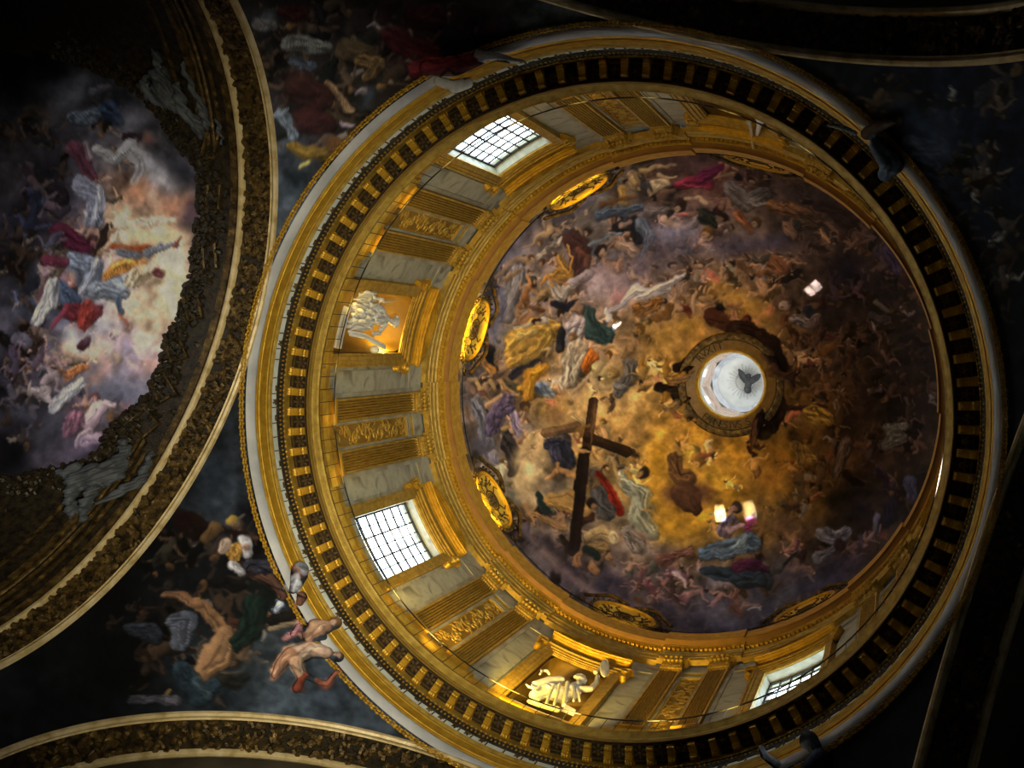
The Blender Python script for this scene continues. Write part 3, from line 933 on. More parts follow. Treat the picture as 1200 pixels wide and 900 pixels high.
# ================================================================== THE SETTING
DZ0, DH, DR0 = 4.93, 1.52, 1.065            # dome springing, rise, radius
def dome_R(z):
    t = min(max((z-DZ0)/DH, 0), 1); return DR0*math.sqrt(max(1-t*t, 0))
RL, ZL = .176, 6.43
# ---- dome with its fresco
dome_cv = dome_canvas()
nt, na = 430, 1000
tt = np.linspace(0, math.acos(.205/DR0), nt); aa = np.linspace(0, 2*pi, na)
T, A = np.meshgrid(tt, aa, indexing='ij')
P = np.stack([DR0*np.cos(T)*np.cos(A), DR0*np.cos(T)*np.sin(A), DZ0+DH*np.sin(T)], -1)
px = to_px(P); colr = np.clip(lin(dome_cv.sample(px))/DOME_LUM/np.clip(1.12-.66*(px[..., :1]-600)/450, .45, 1.12), .002, .85)  # paint lightened towards the right against the shade already in the canvas
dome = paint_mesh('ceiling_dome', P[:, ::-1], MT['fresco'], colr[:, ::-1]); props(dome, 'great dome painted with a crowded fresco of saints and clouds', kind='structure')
# outer shell keeps the sky out
m = MB(); m.revolve([(1.30, 3.2), (1.30, 5.0)]+[(1.25*cos(t), 5.0+1.6*sin(t)) for t in np.linspace(.05, 1.32, 14)], [i*7.5 for i in range(48)])
# ---- drum wall with four window openings and four niches (windows at 45+90k, niches at 90k)
WH, NH_ = 6.6, 6.3                   # half widths in degrees
wall_root = empty('wall_drum'); props(wall_root, 'round marble drum wall of windows, niches and pilasters', kind='structure')
wm = MB(); RW = 1.095
def wallpatch(mb, a0, a1, z0, z1, R=RW, n=None):
    n = n or max(1, int((a1-a0)/1.5))
    mb.grid([[W(R, z0, a0+(a1-a0)*i/n) for i in range(n+1)], [W(R, z1, a0+(a1-a0)*i/n) for i in range(n+1)]])
ZW0, ZW1, ZN0, ZN1 = 3.80, 4.335, 3.60, 4.387
for b in range(8):
    c = 45*b; win = b % 2 == 1; h = WH if win else NH_; z0 = ZW0 if win else ZN0; z1 = ZW1 if win else ZN1
    wallpatch(wm, c+h, c+45-(NH_ if win else WH), 3.50, 4.75)
    wallpatch(wm, c-h, c+h, 3.50, z0); wallpatch(wm, c-h, c+h, z1, 4.75)
    if win:     # splayed reveal
        for s in (-1, 1): wm.grid([[W(RW, z0, c+s*h), W(1.155, z0+.029, c+s*h)], [W(RW, z1, c+s*h), W(1.155, z1+.009, c+s*h)]])
        for zz, dz in ((z0, .029), (z1, .009)): wm.grid([[W(RW, zz, c-h+2*h*i/8), W(1.155, zz+dz, c-h+2*h*i/8)] for i in range(9)])
wallmesh = wm.build('wall_face', MT['marble'], wall_root)
m2 = MB()
def shell_R(a): return 1.155 if abs((a-45) % 90-45) > 33 else 1.30
for b in range(8):      # outer shell of the drum, thin round the windows and thick round the niches
    c = 45*b; win = b % 2 == 1; L = [c-22.5+45*i/12 for i in range(13)]
    if win: L = [c-22.5, c-12.02, c-12, c-WH, c-3, c, c+3, c+WH, c+12, c+12.02, c+22.5]
    R_ = [1.155 if win and abs(a-c) <= 12.001 else 1.30 for a in L]
    m2.grid([[W(r_, 3.30, a) for r_, a in zip(R_, L)], [W(r_, 3.829, a) for r_, a in zip(R_, L)]])
    m2.grid([[W(r_, 4.344, a) for r_, a in zip(R_, L)], [W(r_, 5.05, a) for r_, a in zip(R_, L)]])
    for i in range(len(L)-1):
        if win and L[i] >= c-WH-.001 and L[i+1] <= c+WH+.001: continue
        m2.grid([[W(R_[i], 3.829, L[i]), W(R_[i+1], 3.829, L[i+1])], [W(R_[i], 4.344, L[i]), W(R_[i+1], 4.344, L[i+1])]])
    m2.grid([[W(1.07, 5.05, a) for a in L], [W(1.30, 5.05, a) for a in L]]); m2.grid([[W(1.126, 3.30, a) for a in L], [W(1.30, 3.30, a) for a in L]])
m2.build('wall_outer', MT['stone'], wall_root)
# niche shells
for b in range(0, 8, 2):
    c = 45*b; nm = MB(); rows = []
    for j in range(13):
        q = j/12; zz = ZN0+(ZN1-ZN0)*q
        sh = 1.0 if q < .86 else math.sqrt(max(1-((q-.86)/.14)**2, 0))
        rows.append([W(RW+.006+.155*sh*math.sqrt(max(1-(2*i/16-1)**2, 0)), zz, c+(NH_*(.985 if q < .9 else .985-.35*(q-.9)/.1*.4))*(2*i/16-1)) for i in range(17)])
    nm.grid(rows)
    nm.grid([[W(RW, ZN0, c+NH_*(2*i/16-1)), W(RW+.006+.155*math.sqrt(max(1-(2*i/16-1)**2, 0)), ZN0, c+NH_*(2*i/16-1))] for i in range(17)])
    nm.grid([[W(RW, ZN1, c+NH_*(2*i/16-1)), W(RW+.010, ZN1, c+NH_*(2*i/16-1))] for i in range(17)])
    nm.build('niche', MT['ochre'], wall_root, True)
# ---- windows: frame, bars and panes
RP = 1.135
def zlow(k): return 3.90
for wi, b in enumerate((1, 3, 5, 7)):
    c = 45*b
    root = empty('window_%d' % (wi+1)); props(root, kind='structure')
    z0, z1 = ZW0+.022, ZW1+.006; nx, nz = 6, 7
    fr = MB()
    for s in (-1, 1): fr.arcbox(c+s*WH, c+s*(WH-.35), RP-.004, RP+.004, z0, z1)
    fr.arcbox(c-WH, c+WH, RP-.004, RP+.004, z0, z0+.008, 4); fr.arcbox(c-WH, c+WH, RP-.004, RP+.004, z1-.008, z1, 4)
    fr.build('window_frame', MT['iron'], root)
    for i in range(1, nx):
        bm = MB(); w_ = .15 if i in (2, 4) else .10; a = c-WH+2*WH*i/nx; bm.arcbox(a-w_, a+w_, RP-.003, RP+.003, z0, z1); bm.build('glazing_bar', MT['iron'], root)
    for j in range(1, nz):
        bm = MB(); w_ = .0036 if j in (3,) else .0026; z = z0+(z1-z0)*j/nz; bm.arcbox(c-WH, c+WH, RP-.003, RP+.003, z-w_, z+w_, 4); bm.build('glazing_bar', MT['iron'], root)
    for i in range(nx):
        for j in range(nz):
            pm = MB(); a0 = c-WH+2*WH*i/nx; a1 = c-WH+2*WH*(i+1)/nx; q0 = z0+(z1-z0)*j/nz; q1 = z0+(z1-z0)*(j+1)/nz
            pm.grid([[W(RP, q0, a0), W(RP, q0, a1)], [W(RP, q1, a0), W(RP, q1, a1)]]); pm.build('pane', MT['glass'], root)
# ---- pilasters in pairs, each with fluting, base and leafy capital
def pil_azs():
    out = []
    for k in range(8):
        c = 22.5+45*k; out += [c-5.1, c+5.1]
    return out
PW_ = 2.25
def pilaster_meshes():
    sh = MB(); prof = []; nf = 7; Rf = 1.072; band = .32
    def sec(z, flute):
        pts = [W(1.094, z, -PW_), W(Rf, z, -PW_)]
        w = 2*(PW_-band)/nf
        for i in range(nf):
            a = -PW_+band+w*i
            for q in (.12, .28, .5, .72, .88):
                d = .014*math.sin(pi*(q-.12)/.76) if flute else 0
                pts.append(W(Rf+d, z, a+w*q))
        return pts+[W(Rf, z, PW_), W(1.094, z, PW_)]
    sh.grid([sec(3.762, False), sec(3.79, False), sec(3.794, True), sec(4.488, True), sec(4.492, False), sec(4.512, False)])
    bs = MB()
    for R, z0, z1, e in ((1.060, 3.745, 3.757, .35), (1.064, 3.757, 3.764, .2), (1.067, 3.764, 3.772, .25)): bs.arcbox(-PW_-e, PW_+e, R, 1.094, z0, z1)
    cap = MB(); r = random.Random(5)
    cap.arcbox(-PW_+.2, PW_-.2, 1.076, 1.094, 4.512, 4.615); cap.arcbox(-PW_-.1, PW_+.1, 1.066, 1.094, 4.510, 4.516)
    cap.arcbox(-PW_-.75, PW_+.75, 1.054, 1.094, 4.608, 4.622, 2)
    for row, (z0, z1, n) in enumerate(((4.516, 4.556, 5), (4.53, 4.590, 4))):
        for i in range(n):
            a = -PW_+(i+.5)*2*PW_/n; n_ = Vector((cos(rad(a)), sin(rad(a)), 0)); t = (W(1, 0, a+.5)-W(1, 0, a-.5)).normalized()
            for k in range(4):
                R = 1.068-.005*row-.013*(k/3)**2; w_ = .055*(1.15-.5*k/3)
                for s_ in (-1, 1): cap.blob(W(R, z0+(z1-z0)*k/3, a)+t*s_*w_*.7, [t*w_*.75, n_*.05, Vector((0, 0, .075))+t*s_*.03], 5, 3)
            cap.blob(W(1.050-.004*row, z1-.002, a), [t*.075, n_*.07, Vector((0, 0, .05))], 6, 4)
    for s in (-1, 1):   # corner scrolls
        pts = []
        for k in range(18):
            th = k*.55; rr = .014*(1-k/20); pts.append(W(1.052, 4.592+rr*sin(th), s*(PW_+.15)+s*rr*cos(th)*57.3))
        cap.tube(pts, .045, 6)
    cap.blob(W(1.054, 4.604, 0), [Vector((0, .08, 0)), Vector((.05, 0, 0)), Vector((0, 0, .07))], 6, 4)
    return sh.mesh('pilaster', MT['gold_worn']), bs.mesh('base', MT['gold']), cap.mesh('capital', MT['gold_worn'], True)
pm_, pb_, pc_ = pilaster_meshes()
for a in pil_azs():
    p = link('pilaster', pm_, wall_root); p.rotation_euler = (0, 0, rad(a)); link('base', pb_, p); link('capital', pc_, p)
# ---- relief panel between the two pilasters of a pair, marble panels outside them
def scroll(mb, a0, z0, sc, turns, Rr, s=1, r=.02, flip=1):
    pts = []; rs = []
    for k in range(22):
        q = k/21; th = q*turns*2*pi; rr = sc*(1-q*.86); pts.append(W(Rr, z0+rr*sin(th)*flip, a0+s*rr*cos(th)*57.3/Rr)); rs.append(r*(1-.5*q))
    mb.tube(pts, rs, 5)
def panel_meshes():
    back = MB(); back.arcbox(-2.45, 2.45, 1.0935, 1.0945, 3.76, 4.44, 3)
    fr = MB()
    def frame(mb, a, z0, z1, w, wz, R0, R1):
        for s in (-1, 1): mb.arcbox(s*a, s*(a-w), R0, R1, z0, z1)
        mb.arcbox(-a+w, a-w, R0, R1, z0, z0+wz, 2); mb.arcbox(-a+w, a-w, R0, R1, z1-wz, z1, 2)
    frame(fr, 2.75, 3.75, 4.445, .55, .012, 1.083, 1.0945); frame(fr, 2.6, 4.455, 4.505, .35, .007, 1.083, 1.0945)
    gd = MB(); frame(gd, 2.2, 3.77, 4.430, .22, .006, 1.087, 1.0945); frame(gd, 2.25, 4.462, 4.498, .16, .004, 1.087, 1.0945)
    rl = MB(); r = random.Random(3)
    zz = 3.81
    while zz < 4.40:
        s = 1 if int((zz-3.8)/.075) % 2 else -1
        scroll(rl, s*.55, zz, .026, 1.4, 1.091, s, .034, r.choice((-1, 1)))
        scroll(rl, -s*1.0, zz+.03, .018, 1.2, 1.091, -s, .026)
        for k in range(6):
            a = r.uniform(-1.7, 1.7); z = zz+r.uniform(-.03, .04); th = r.uniform(0, pi)
            rl.blob(W(1.0915, z, a), [Vector((0, .11*cos(th), .11*sin(th))), Vector((.035, 0, 0)), Vector((0, -.045*sin(th), .045*cos(th)))], 5, 3)
        zz += .072
    return back.mesh('panel_ground', MT['ochre']), fr.mesh('stone_border', MT['stone']), gd.mesh('gilt_fillet', MT['gold']), rl.mesh('scroll_relief', MT['gold_worn'], True)
q_ = panel_meshes()
for k in range(8):
    p = link('relief_panel', q_[0], wall_root); p.rotation_euler = (0, 0, rad(22.5+45*k))
    for me in q_[1:]: link(me.name, me, p)
def marble_mesh():
    m = MB(); m.arcbox(-2.35, 2.0, 1.086, 1.0945, 3.752, 4.46, 3)
    f = MB(); f.arcbox(2.0, 2.9, 1.082, 1.0945, 3.745, 4.50); f.arcbox(-2.9, 2.0, 1.082, 1.0945, 4.46, 4.478, 3)
    return m.mesh('marble_panel', MT['marble']), f.mesh('stone_border', MT['stone'])
mm_ = marble_mesh()
def mirror(me):
    k = me.copy()
    n = len(k.vertices); co = np.empty(n*3); k.vertices.foreach_get('co', co); co = co.reshape(-1, 3); co[:, 1] *= -1
    k.vertices.foreach_set('co', co.ravel()); k.flip_normals(); k.update(); return k
mm2_ = [mirror(x) for x in mm_]
for k in range(8):
    c = 45*k
    for s, ms in ((1, mm_), (-1, mm2_)):
        p = link('marble_panel', ms[0], wall_root); p.rotation_euler = (0, 0, rad(c+s*12.1)); link('stone_border', ms[1], p)
# ---- surround of every bay: moulded jambs and lintel, cornice, curved pediment, side scrolls
def surround_meshes(h, zt, zb):
    arch = MB(); o = 8.95
    lay = ((h, h+.5, 1.084), (h+.5, h+1.3, 1.080), (h+1.3, o-.45, 1.076), (o-.45, o, 1.070))
    dzs = (0, .012, .028, .050)
    for i, (x0, x1, R) in enumerate(lay):
        w0, w1 = dzs[i], (dzs+(.060,))[i+1]
        for s in (-1, 1): arch.arcbox(s*x0, s*x1, R, RW, zb, zt+w1)
        arch.arcbox(-x0, x0, R, RW, zt+w0, zt+w1, 10)
    arch.arcbox(-h, h, 1.088, RW, zt-.006, zt+.0005, 8)
    fr = MB(); fr.arcbox(-o+.5, o-.5, 1.082, RW, zt+.06, zt+.105, 10)
    co = MB()
    for R, z0, z1, e in ((1.074, .105, .113, 0), (1.066, .113, .121, .15), (1.056, .121, .133, .4), (1.050, .133, .142, .6)): co.arcbox(-o+.3-e, o-.3+e, R, RW, zt+z0, zt+z1, 10)
    pd = MB(); n = 22
    for R0, dz, th in ((1.076, 0, .010), (1.068, .010, .008), (1.060, .018, .007)):
        for i in range(n):
            a0 = -o+2*o*i/n; a1 = -o+2*o*(i+1)/n; y0 = .146+.080*(1-(a0/o)**2); y1 = .146+.080*(1-(a1/o)**2)
            pd.hexa([W(R0, zt+y0+dz, a0), W(RW, zt+y0+dz, a0), W(RW, zt+y1+dz, a1), W(R0, zt+y1+dz, a1), W(R0, zt+y0+dz+th, a0), W(RW, zt+y0+dz+th, a0), W(RW, zt+y1+dz+th, a1), W(R0, zt+y1+dz+th, a1)])
    vo = []
    for s in (-1, 1):
        v = MB(); prof = [];
        for k in range(30):      # S-scroll standing out beside the jamb head
            q = k/29
            if q < .35: th = pi*1.6*(1-q/.35); rr = .014+.012*(q/.35); p = (zt+.02+rr*sin(th+.3), o+.55+s*0+rr*cos(th+.3)*50)
            elif q < .6: f = (q-.35)/.25; p = (zt+.03-.075*f, o+1.35-.35*f)
            else: f = (q-.6)/.4; th = f*pi*1.7; rr = .012*(1-.5*f); p = (zt-.052-rr*sin(th), o+.6+rr*cos(th)*45)
            prof.append(p)
        for Rr in (1.064, 1.072, 1.080): v.tube([W(Rr, z, s*a) for z, a in prof], .045, 5)
        v.arcbox(s*o, s*(o+1.0), 1.074, RW, zt-.045, zt+.05)
        vo.append(v.mesh('scroll_bracket', MT['gold'], True))
    return [arch.mesh('surround', MT['gold_worn']), fr.mesh('lintel_frieze', MT['ochre']), co.mesh('lintel_cornice', MT['gold']), pd.mesh('pediment', MT['gold'])]+vo
sw_ = surround_meshes(WH, ZW1+.008, 3.74); sn_ = surround_meshes(NH_, ZN1-.035, 3.60)
for k in range(8):
    ms = sw_ if k % 2 else sn_
    p = link('window_surround' if k % 2 else 'niche_surround', ms[0], wall_root); p.rotation_euler = (0, 0, rad(45*k))
    for me in ms[1:]: link(me.name, me, p)
# ---- plinth of the drum (breaks forward under the pilasters)
def stepped(prof, mb, d, hw=9.3):
    az, of = [], []
    for k in range(8):
        c = 22.5+45*k
        az += [c-hw-.02]; of += [0]
        for i in range(13): az.append(c-hw+2*hw*i/12); of.append(d)
        az += [c+hw+.02]; of += [0]
        n = 14; g = 45-2*hw
        for i in range(1, n): az.append(c+hw+g*i/n); of.append(0)
    mb.revolve(prof, az, of)
pl = MB(); stepped([(1.0885, 3.512), (1.0885, 3.54), (1.078, 3.55), (1.078, 3.66), (1.072, 3.672), (1.068, 3.684), (1.068, 3.70), (1.078, 3.706), (1.078, 3.735), (1.086, 3.747), (1.0955, 3.747)], pl, .012)
t3 = pl.build('trim_3', MT['gold']); props(t3, 'gilded plinth at the foot of the drum wall', kind='structure')
# ---- upper entablature
MT['brown'] = noisy('brown_gilding', [(.3, (.22, .095, .012)), (.7, (.30, .14, .02))], 2.5, .6, .1, .1)
ue = MB(); stepped([(1.0955, 4.615), (1.072, 4.615), (1.072, 4.642), (1.069, 4.645), (1.069, 4.672), (1.064, 4.678), (1.064, 4.686), (1.076, 4.690), (1.076, 4.728), (1.070, 4.734), (1.070, 4.739), (1.078, 4.741)], ue, .010)
t1 = ue.build('trim_1', MT['gold_worn']); props(t1, 'gilded upper entablature ringing the top of the drum', kind='structure')
um = MB(); stepped([(1.078, 4.741), (1.078, 4.767), (1.063, 4.768), (1.061, 4.776), (1.0575, 4.782), (1.0575, 4.790)], um, .010); um.build('ovolo_moulding', MT['gold'], t1)
us = MB(); stepped([(1.0575, 4.790), (1.0345, 4.795), (1.0335, 4.788)], us, .010); us.build('soffit', MT['brown'], t1)
uc = MB(); stepped([(1.0335, 4.788), (1.0328, 4.824), (1.0345, 4.827), (1.0338, 4.842), (1.0350, 4.846), (1.0330, 4.864), (1.0315, 4.886), (1.0315, 4.900), (1.068, 4.902), (1.068, 4.94)], uc, .010); uc.build('cornice', MT['gold'], t1)
dn = MB()
for i in range(344):
    a = i*360/344; d = .010 if abs((a % 45)-22.5) < 9.3 else 0
    dn.arcbox(a-.31, a+.31, 1.0595-d, 1.0785-d, 4.743, 4.767)
props(dn.build('dentil_row', MT['gold'], t1), kind='stuff')
fo = MB(); r = random.Random(9)
for i in range(420):
    a = i*360/420; d = .010 if abs((a % 45)-22.5) < 9.3 else 0; th = r.uniform(0, pi); T_ = Vector((-sin(rad(a)), cos(rad(a)), 0)); Nn = Vector((cos(rad(a)), sin(rad(a)), 0))
    fo.blob(W(1.0755-d, 4.709+.008*sin(i*1.3), a), [T_*.075*cos(th)+Vector((0, 0, .075*sin(th))), Nn*.03, Vector((0, 0, .045*cos(th)))-T_*.045*sin(th)], 5, 3)
props(fo.build('frieze_foliage', MT['gold_worn'], t1, True), kind='stuff')
# ---- lower entablature and cornice over the crossing
def ring(prof, mat, name, parent=None, n=240):
    b = MB(); b.revolve(prof, [i*360/n for i in range(n)]); return b.build(name, mat, parent, True)
t2 = ring([(1.110, 3.283), (1.107, 3.288), (1.107, 3.297), (1.1045, 3.298), (1.1045, 3.300)], MT['gold'], 'trim_2'); props(t2, 'gilded ring cornice over the crossing', kind='structure')
ring([(1.13, 3.255), (1.1225, 3.258), (1.111, 3.274), (1.111, 3.283)], MT['greyband'], 'plaster_band', t2)
ring([(1.1045, 3.300), (1.1065, 3.301), (1.1055, 3.340), (1.103, 3.343)], MT['gold'], 'fascia', t2)
ring([(1.103, 3.343), (1.1025, 3.352), (1.1005, 3.354), (1.1005, 3.357), (1.098, 3.360), (1.0975, 3.365), (1.1015, 3.366)], MT['gold_worn'], 'fillet', t2)
ring([(1.1015, 3.366), (1.1010, 3.399)], MT['frieze'], 'frieze', t2)
ring([(1.1010, 3.399), (1.0985, 3.400), (1.0975, 3.408), (1.0935, 3.416), (1.0925, 3.424), (1.089, 3.425)], MT['dark'], 'bed_moulding', t2)  # dark colour paints in the shade on this moulding
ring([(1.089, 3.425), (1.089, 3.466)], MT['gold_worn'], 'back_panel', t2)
ring([(1.089, 3.466), (1.022, 3.466)], MT['dark'], 'soffit', t2)  # underside shade put into the dark colour
ring([(1.022, 3.466), (1.0215, 3.461), (1.0185, 3.461), (1.0175, 3.474), (1.0165, 3.475)], MT['ochre'], 'drip', t2)  # ochre put in for the brown shadow at the drip
ring([(1.0165, 3.475), (1.0160, 3.488), (1.0125, 3.491), (1.008, 3.498), (1.004, 3.503), (1.000, 3.506), (1.000, 3.512), (1.06, 3.512), (1.0955, 3.512)], MT['gold_worn'], 'corona', t2)
NM = 99; A0 = 179.465-deg(PHI)
mo = MB()    # console bracket: body, front scroll, end roll
hw = .62
mo.arcbox(-hw, hw, 1.046, 1.0885, 3.448, 3.466)
mo.arcbox(-hw-.12, hw+.12, 1.031, 1.0885, 3.461, 3.466)
for Rr, z, rr in ((1.078, 3.444, .075), (1.0405, 3.453, .052)):
    for s in range(3):
        a0 = -hw+s*2*hw/3; mo.tube([W(Rr, z, a0+.03), W(Rr, z, a0+2*hw/3-.03)], rr, 8)
mo.tube([W(1.066, 3.446, -hw), W(1.066, 3.446, hw)], .03, 6)
mo_me = mo.mesh('console', MT['gold'], True)
ro = MB()    # coffer with rosette
for s in (-1, 1):
    ro.arcbox(s*1.02, s*1.14, 1.026, 1.076, 3.458, 3.466)
ro.arcbox(-1.02, 1.02, 1.024, 1.028, 3.458, 3.466); ro.arcbox(-1.02, 1.02, 1.072, 1.078, 3.456, 3.466)
rz_me0 = ro.mesh('coffer', MT['brown_tone'])  # shade of the recesses carried by the brown colour
rr_ = MB(); cR = 1.050
rr_.blob(W(cR, 3.459, 0), [Vector((.07, 0, 0)), Vector((0, .07, 0)), Vector((0, 0, .06))], 8, 4)
for k in range(6):
    th = k*pi/3; rr_.blob(Vector((W(cR, 3.462, 0).x+.115*cos(th), .115*sin(th), W(cR, 3.462, 0).z)), [Vector((.075*cos(th), .075*sin(th), .01)), Vector((-.05*sin(th), .05*cos(th), 0)), Vector((0, 0, .035))], 5, 3)
rz_me1 = rr_.mesh('rosette', MT['brown_tone'], True)
for i in range(NM):
    a = A0+i*360/NM
    o = link('console', mo_me, t2); o.rotation_euler = (0, 0, rad(a))
    o = link('coffer', rz_me0, t2); o.rotation_euler = (0, 0, rad(a+180/NM)); r1 = link('rosette', rz_me1, o)
bd = MB()
for i in range(396):
    a = i*360/396; p = W(1.0885, 3.4265, a); bd.blob(p, [Vector((.034, 0, 0)), Vector((0, .034, 0)), Vector((0, 0, .034))], 5, 3)
for i in range(480):
    a = i*360/480; p = W(1.0945, 3.415, a); bd.blob(p, [Vector((.03, 0, 0)), Vector((0, .03, 0)), Vector((0, 0, .05))], 5, 3)
props(bd.build('bead_row', MT['gold'], t2, True), kind='stuff')
fm = MB(); r = random.Random(21); a = 0
while a < 359:
    fm.arcbox(a, a+.16, 1.0965, 1.1012, 3.366, 3.399)
    if r.random() < .75:
        fm.arcbox(a+.5, a+1.5, 1.0990, 1.1012, 3.390, 3.399); 
        if r.random() < .5: scroll(fm, a+1.0, 3.380, .008, .8, 1.1, 1, .022)
    a += r.choice((1.9, 2.4, 2.75, 3.2))
props(fm.build('frieze_mark', MT['gold_dark'], t2), kind='stuff')
lf = MB(); r = random.Random(2)
for i in range(620):      # gilded leaf roll below the ring
    a = i*360/620
    for k in range(2):
        p = W(1.1315+.006*k+r.uniform(-.001, .001), 3.238-.006*k+.004*(i % 2), a); T_ = Vector((-sin(rad(a)), cos(rad(a)), 0)); Nn = Vector((cos(rad(a)), sin(rad(a)), 0)); s = 1 if i % 2 else -1
        lf.blob(p, [T_*.06+s*Vector((0, 0, .018)), Nn*.035, Vector((0, 0, .03))-T_*.01*s], 5, 3)
props(lf.build('leaf_roll', MT['gold'], t2, True), kind='stuff')
# ================================================================== LANTERN
lan = empty('ceiling_lantern'); props(lan, 'bright lantern above the round opening of the dome', kind='structure')
def ringp(prof, mat, name, parent, n=96, smooth=True):
    b = MB(); b.revolve(prof, [i*360/n for i in range(n)]); return b.build(name, mat, parent, smooth)
MT['band'] = noisy('inscribed_gilding', [(.3, (.15, .085, .022)), (.7, (.26, .15, .04))], 4, .5, .3, .2)
ringp([(.290, 6.392), (.288, 6.376), (.280, 6.372), (.262, 6.380), (.252, 6.378), (.246, 6.384), (.246, 6.394)], MT['gold_dark'], 'carved_rim', lan)
ringp([(.246, 6.394), (.196, 6.408)], MT['band'], 'inscription_band', lan)
ringp([(.196, 6.408), (.194, 6.402), (.190, 6.400), (.180, 6.408), (.176, 6.420), (.176, 6.435), (.180, 6.440)], MT['gold'], 'collar', lan)
ringp([(.180, 6.440), (.184, 6.442), (.184, 6.475), (.178, 6.478), (.178, 6.490), (.186, 6.495), (.190, 6.50), (.190, 6.54), (.184, 6.545), (.184, 6.555), (.20, 6.56), (.204, 6.60)], MT['white'], 'white_mouldings', lan)
def octring(prof, mat, name, parent, nv=8, rot=22.5):
    b = MB(); b.revolve([(R/cos(pi/nv), z) for R, z in prof], [rot+i*360/nv for i in range(nv)]); return b.build(name, mat, parent)
oc = MB(); W0, W1 = 6.62, 6.80
for k in range(8):     # eight-sided drum with a window in each side
    a0, a1 = 45*k-22.5, 45*k+22.5
    p0, p1 = W(.206/cos(pi/8), 0, a0), W(.206/cos(pi/8), 0, a1)
    q = lambda f, z: Vector((p0.x+(p1.x-p0.x)*f, p0.y+(p1.y-p0.y)*f, EYE+SC*z))
    for f0, f1, z0, z1 in ((0, 1, 6.58, W0), (0, 1, W1, 6.86), (0, (.36), W0, W1), (.64, 1, W0, W1)): oc.grid([[q(f0, z0), q(f1, z0)], [q(f0, z1), q(f1, z1)]])
    o2 = lambda v: Vector((v.x*1.14, v.y*1.14, v.z))
    for f in (.36, .64): oc.grid([[q(f, W0), q(f, W1)], [o2(q(f, W0)), o2(q(f, W1))]])
    for z in (W0, W1): oc.grid([[q(.36, z), q(.64, z)], [o2(q(.36, z)), o2(q(.64, z))]])
MT['pink'] = noisy('pink_marble', [(.3, (.36, .25, .20)), (.5, (.56, .41, .33)), (.7, (.42, .36, .34))], 1.5, .5, 0, 0, None, 1.5)
MT['lantern_grey'] = noisy('grey_veined_stucco', [(.35, (.42, .42, .46)), (.65, (.66, .66, .70))], 1.6, .6, 0, .2, None, 1.0)
oc.build('octagon_wall', MT['white'], lan)
octring([(.206, 6.80), (.196, 6.806), (.192, 6.82), (.186, 6.825), (.180, 6.85), (.172, 6.862), (.172, 6.875)], MT['pink'], 'pink_cornice', lan)
octring([(.172, 6.875), (.176, 6.90), (.166, 6.91), (.158, 6.925), (.150, 6.93), (.150, 6.945)], MT['lantern_grey'], 'grey_cornice', lan, 16, 11.25)
ringp([(.152, 6.945)]+[(.150*cos(t), 6.95+.10*sin(t)) for t in np.linspace(0, pi/2-.02, 10)], MT['white'], 'small_dome', lan, 48)
MT['ray'] = noisy('pale_ray_stucco', [(.35, (.58, .58, .58)), (.65, (.68, .68, .68))], 2, .6)
ry = MB()
for i in range(28):
    a = i*360/28; L1 = .058; L2 = .108 if i % 2 else .094
    zr = lambda R: 6.95+.10*math.sqrt(max(1-(R/.150)**2, 0))-.003
    ry.hexa([W(L1, zr(L1), a-2), W(L2, zr(L2), a-2.4), W(L2, zr(L2), a+2.4), W(L1, zr(L1), a+2), W(L1, zr(L1)+.004, a-2), W(L2, zr(L2)+.004, a-2.4), W(L2, zr(L2)+.004, a+2.4), W(L1, zr(L1)+.004, a+2)])
props(ry.build('ray', MT['ray'], lan), kind='stuff')
ringp([(.052, 7.035), (.056, 7.032), (.058, 7.038)], MT['lantern_grey'], 'ray_ring', lan, 32)
oc2 = MB(); oc2.revolve([(.206/cos(pi/8)*1.14, 6.86), (.22, 6.95), (.15, 7.12), (.01, 7.2)], [22.5+45*i for i in range(8)])
oc2.build('lantern_roof', MT['stone'], lan)
ob = MB(); ob.revolve([(.36, 6.44), (.30, 6.55), (.24, 6.60), (.206, 6.60)], [i*7.5 for i in range(48)]); ob.build('lantern_foot', MT['stone'], lan)
# letters on the band round the opening
def letters(text, px_mid, spread, Rb, size, parent, out=1):
    # px_mid: azimuth of the middle of the word (degrees), letters stand with their heads to the opening
    n = len(text)
    for i, ch in enumerate(text):
        if ch == ' ': continue
        cu = bpy.data.curves.new('letter', 'FONT'); cu.body = ch; cu.size = size; cu.extrude = .012; cu.align_x = 'CENTER'
        tmp = bpy.data.objects.new('letter', cu); C.objects.link(tmp)
        dg = bpy.context.evaluated_depsgraph_get(); me = bpy.data.meshes.new_from_object(tmp.evaluated_get(dg)); bpy.data.objects.remove(tmp)
        me.materials.clear(); me.materials.append(MT['dark'])
        a = px_mid-out*(i-(n-1)/2)*spread
        o = link('letter', me, parent); p = W(Rb, 6.3945 if Rb > .22 else 6.40, a)
        d = out*Vector((-cos(rad(a)), -sin(rad(a)), .0)); zax = Vector((0, 0, -1)); xax = d.cross(zax)
        mt = Matrix((xax, d, zax)).transposed().to_4x4(); mt.translation = p-Vector((0, 0, .05))-d*size*.34; o.matrix_world = mt
letters('FARNESIVS S', 80, 6.4, .222, .46, lan)
letters('RVXIT', 222, 8.5, .222, .46, lan, -1)

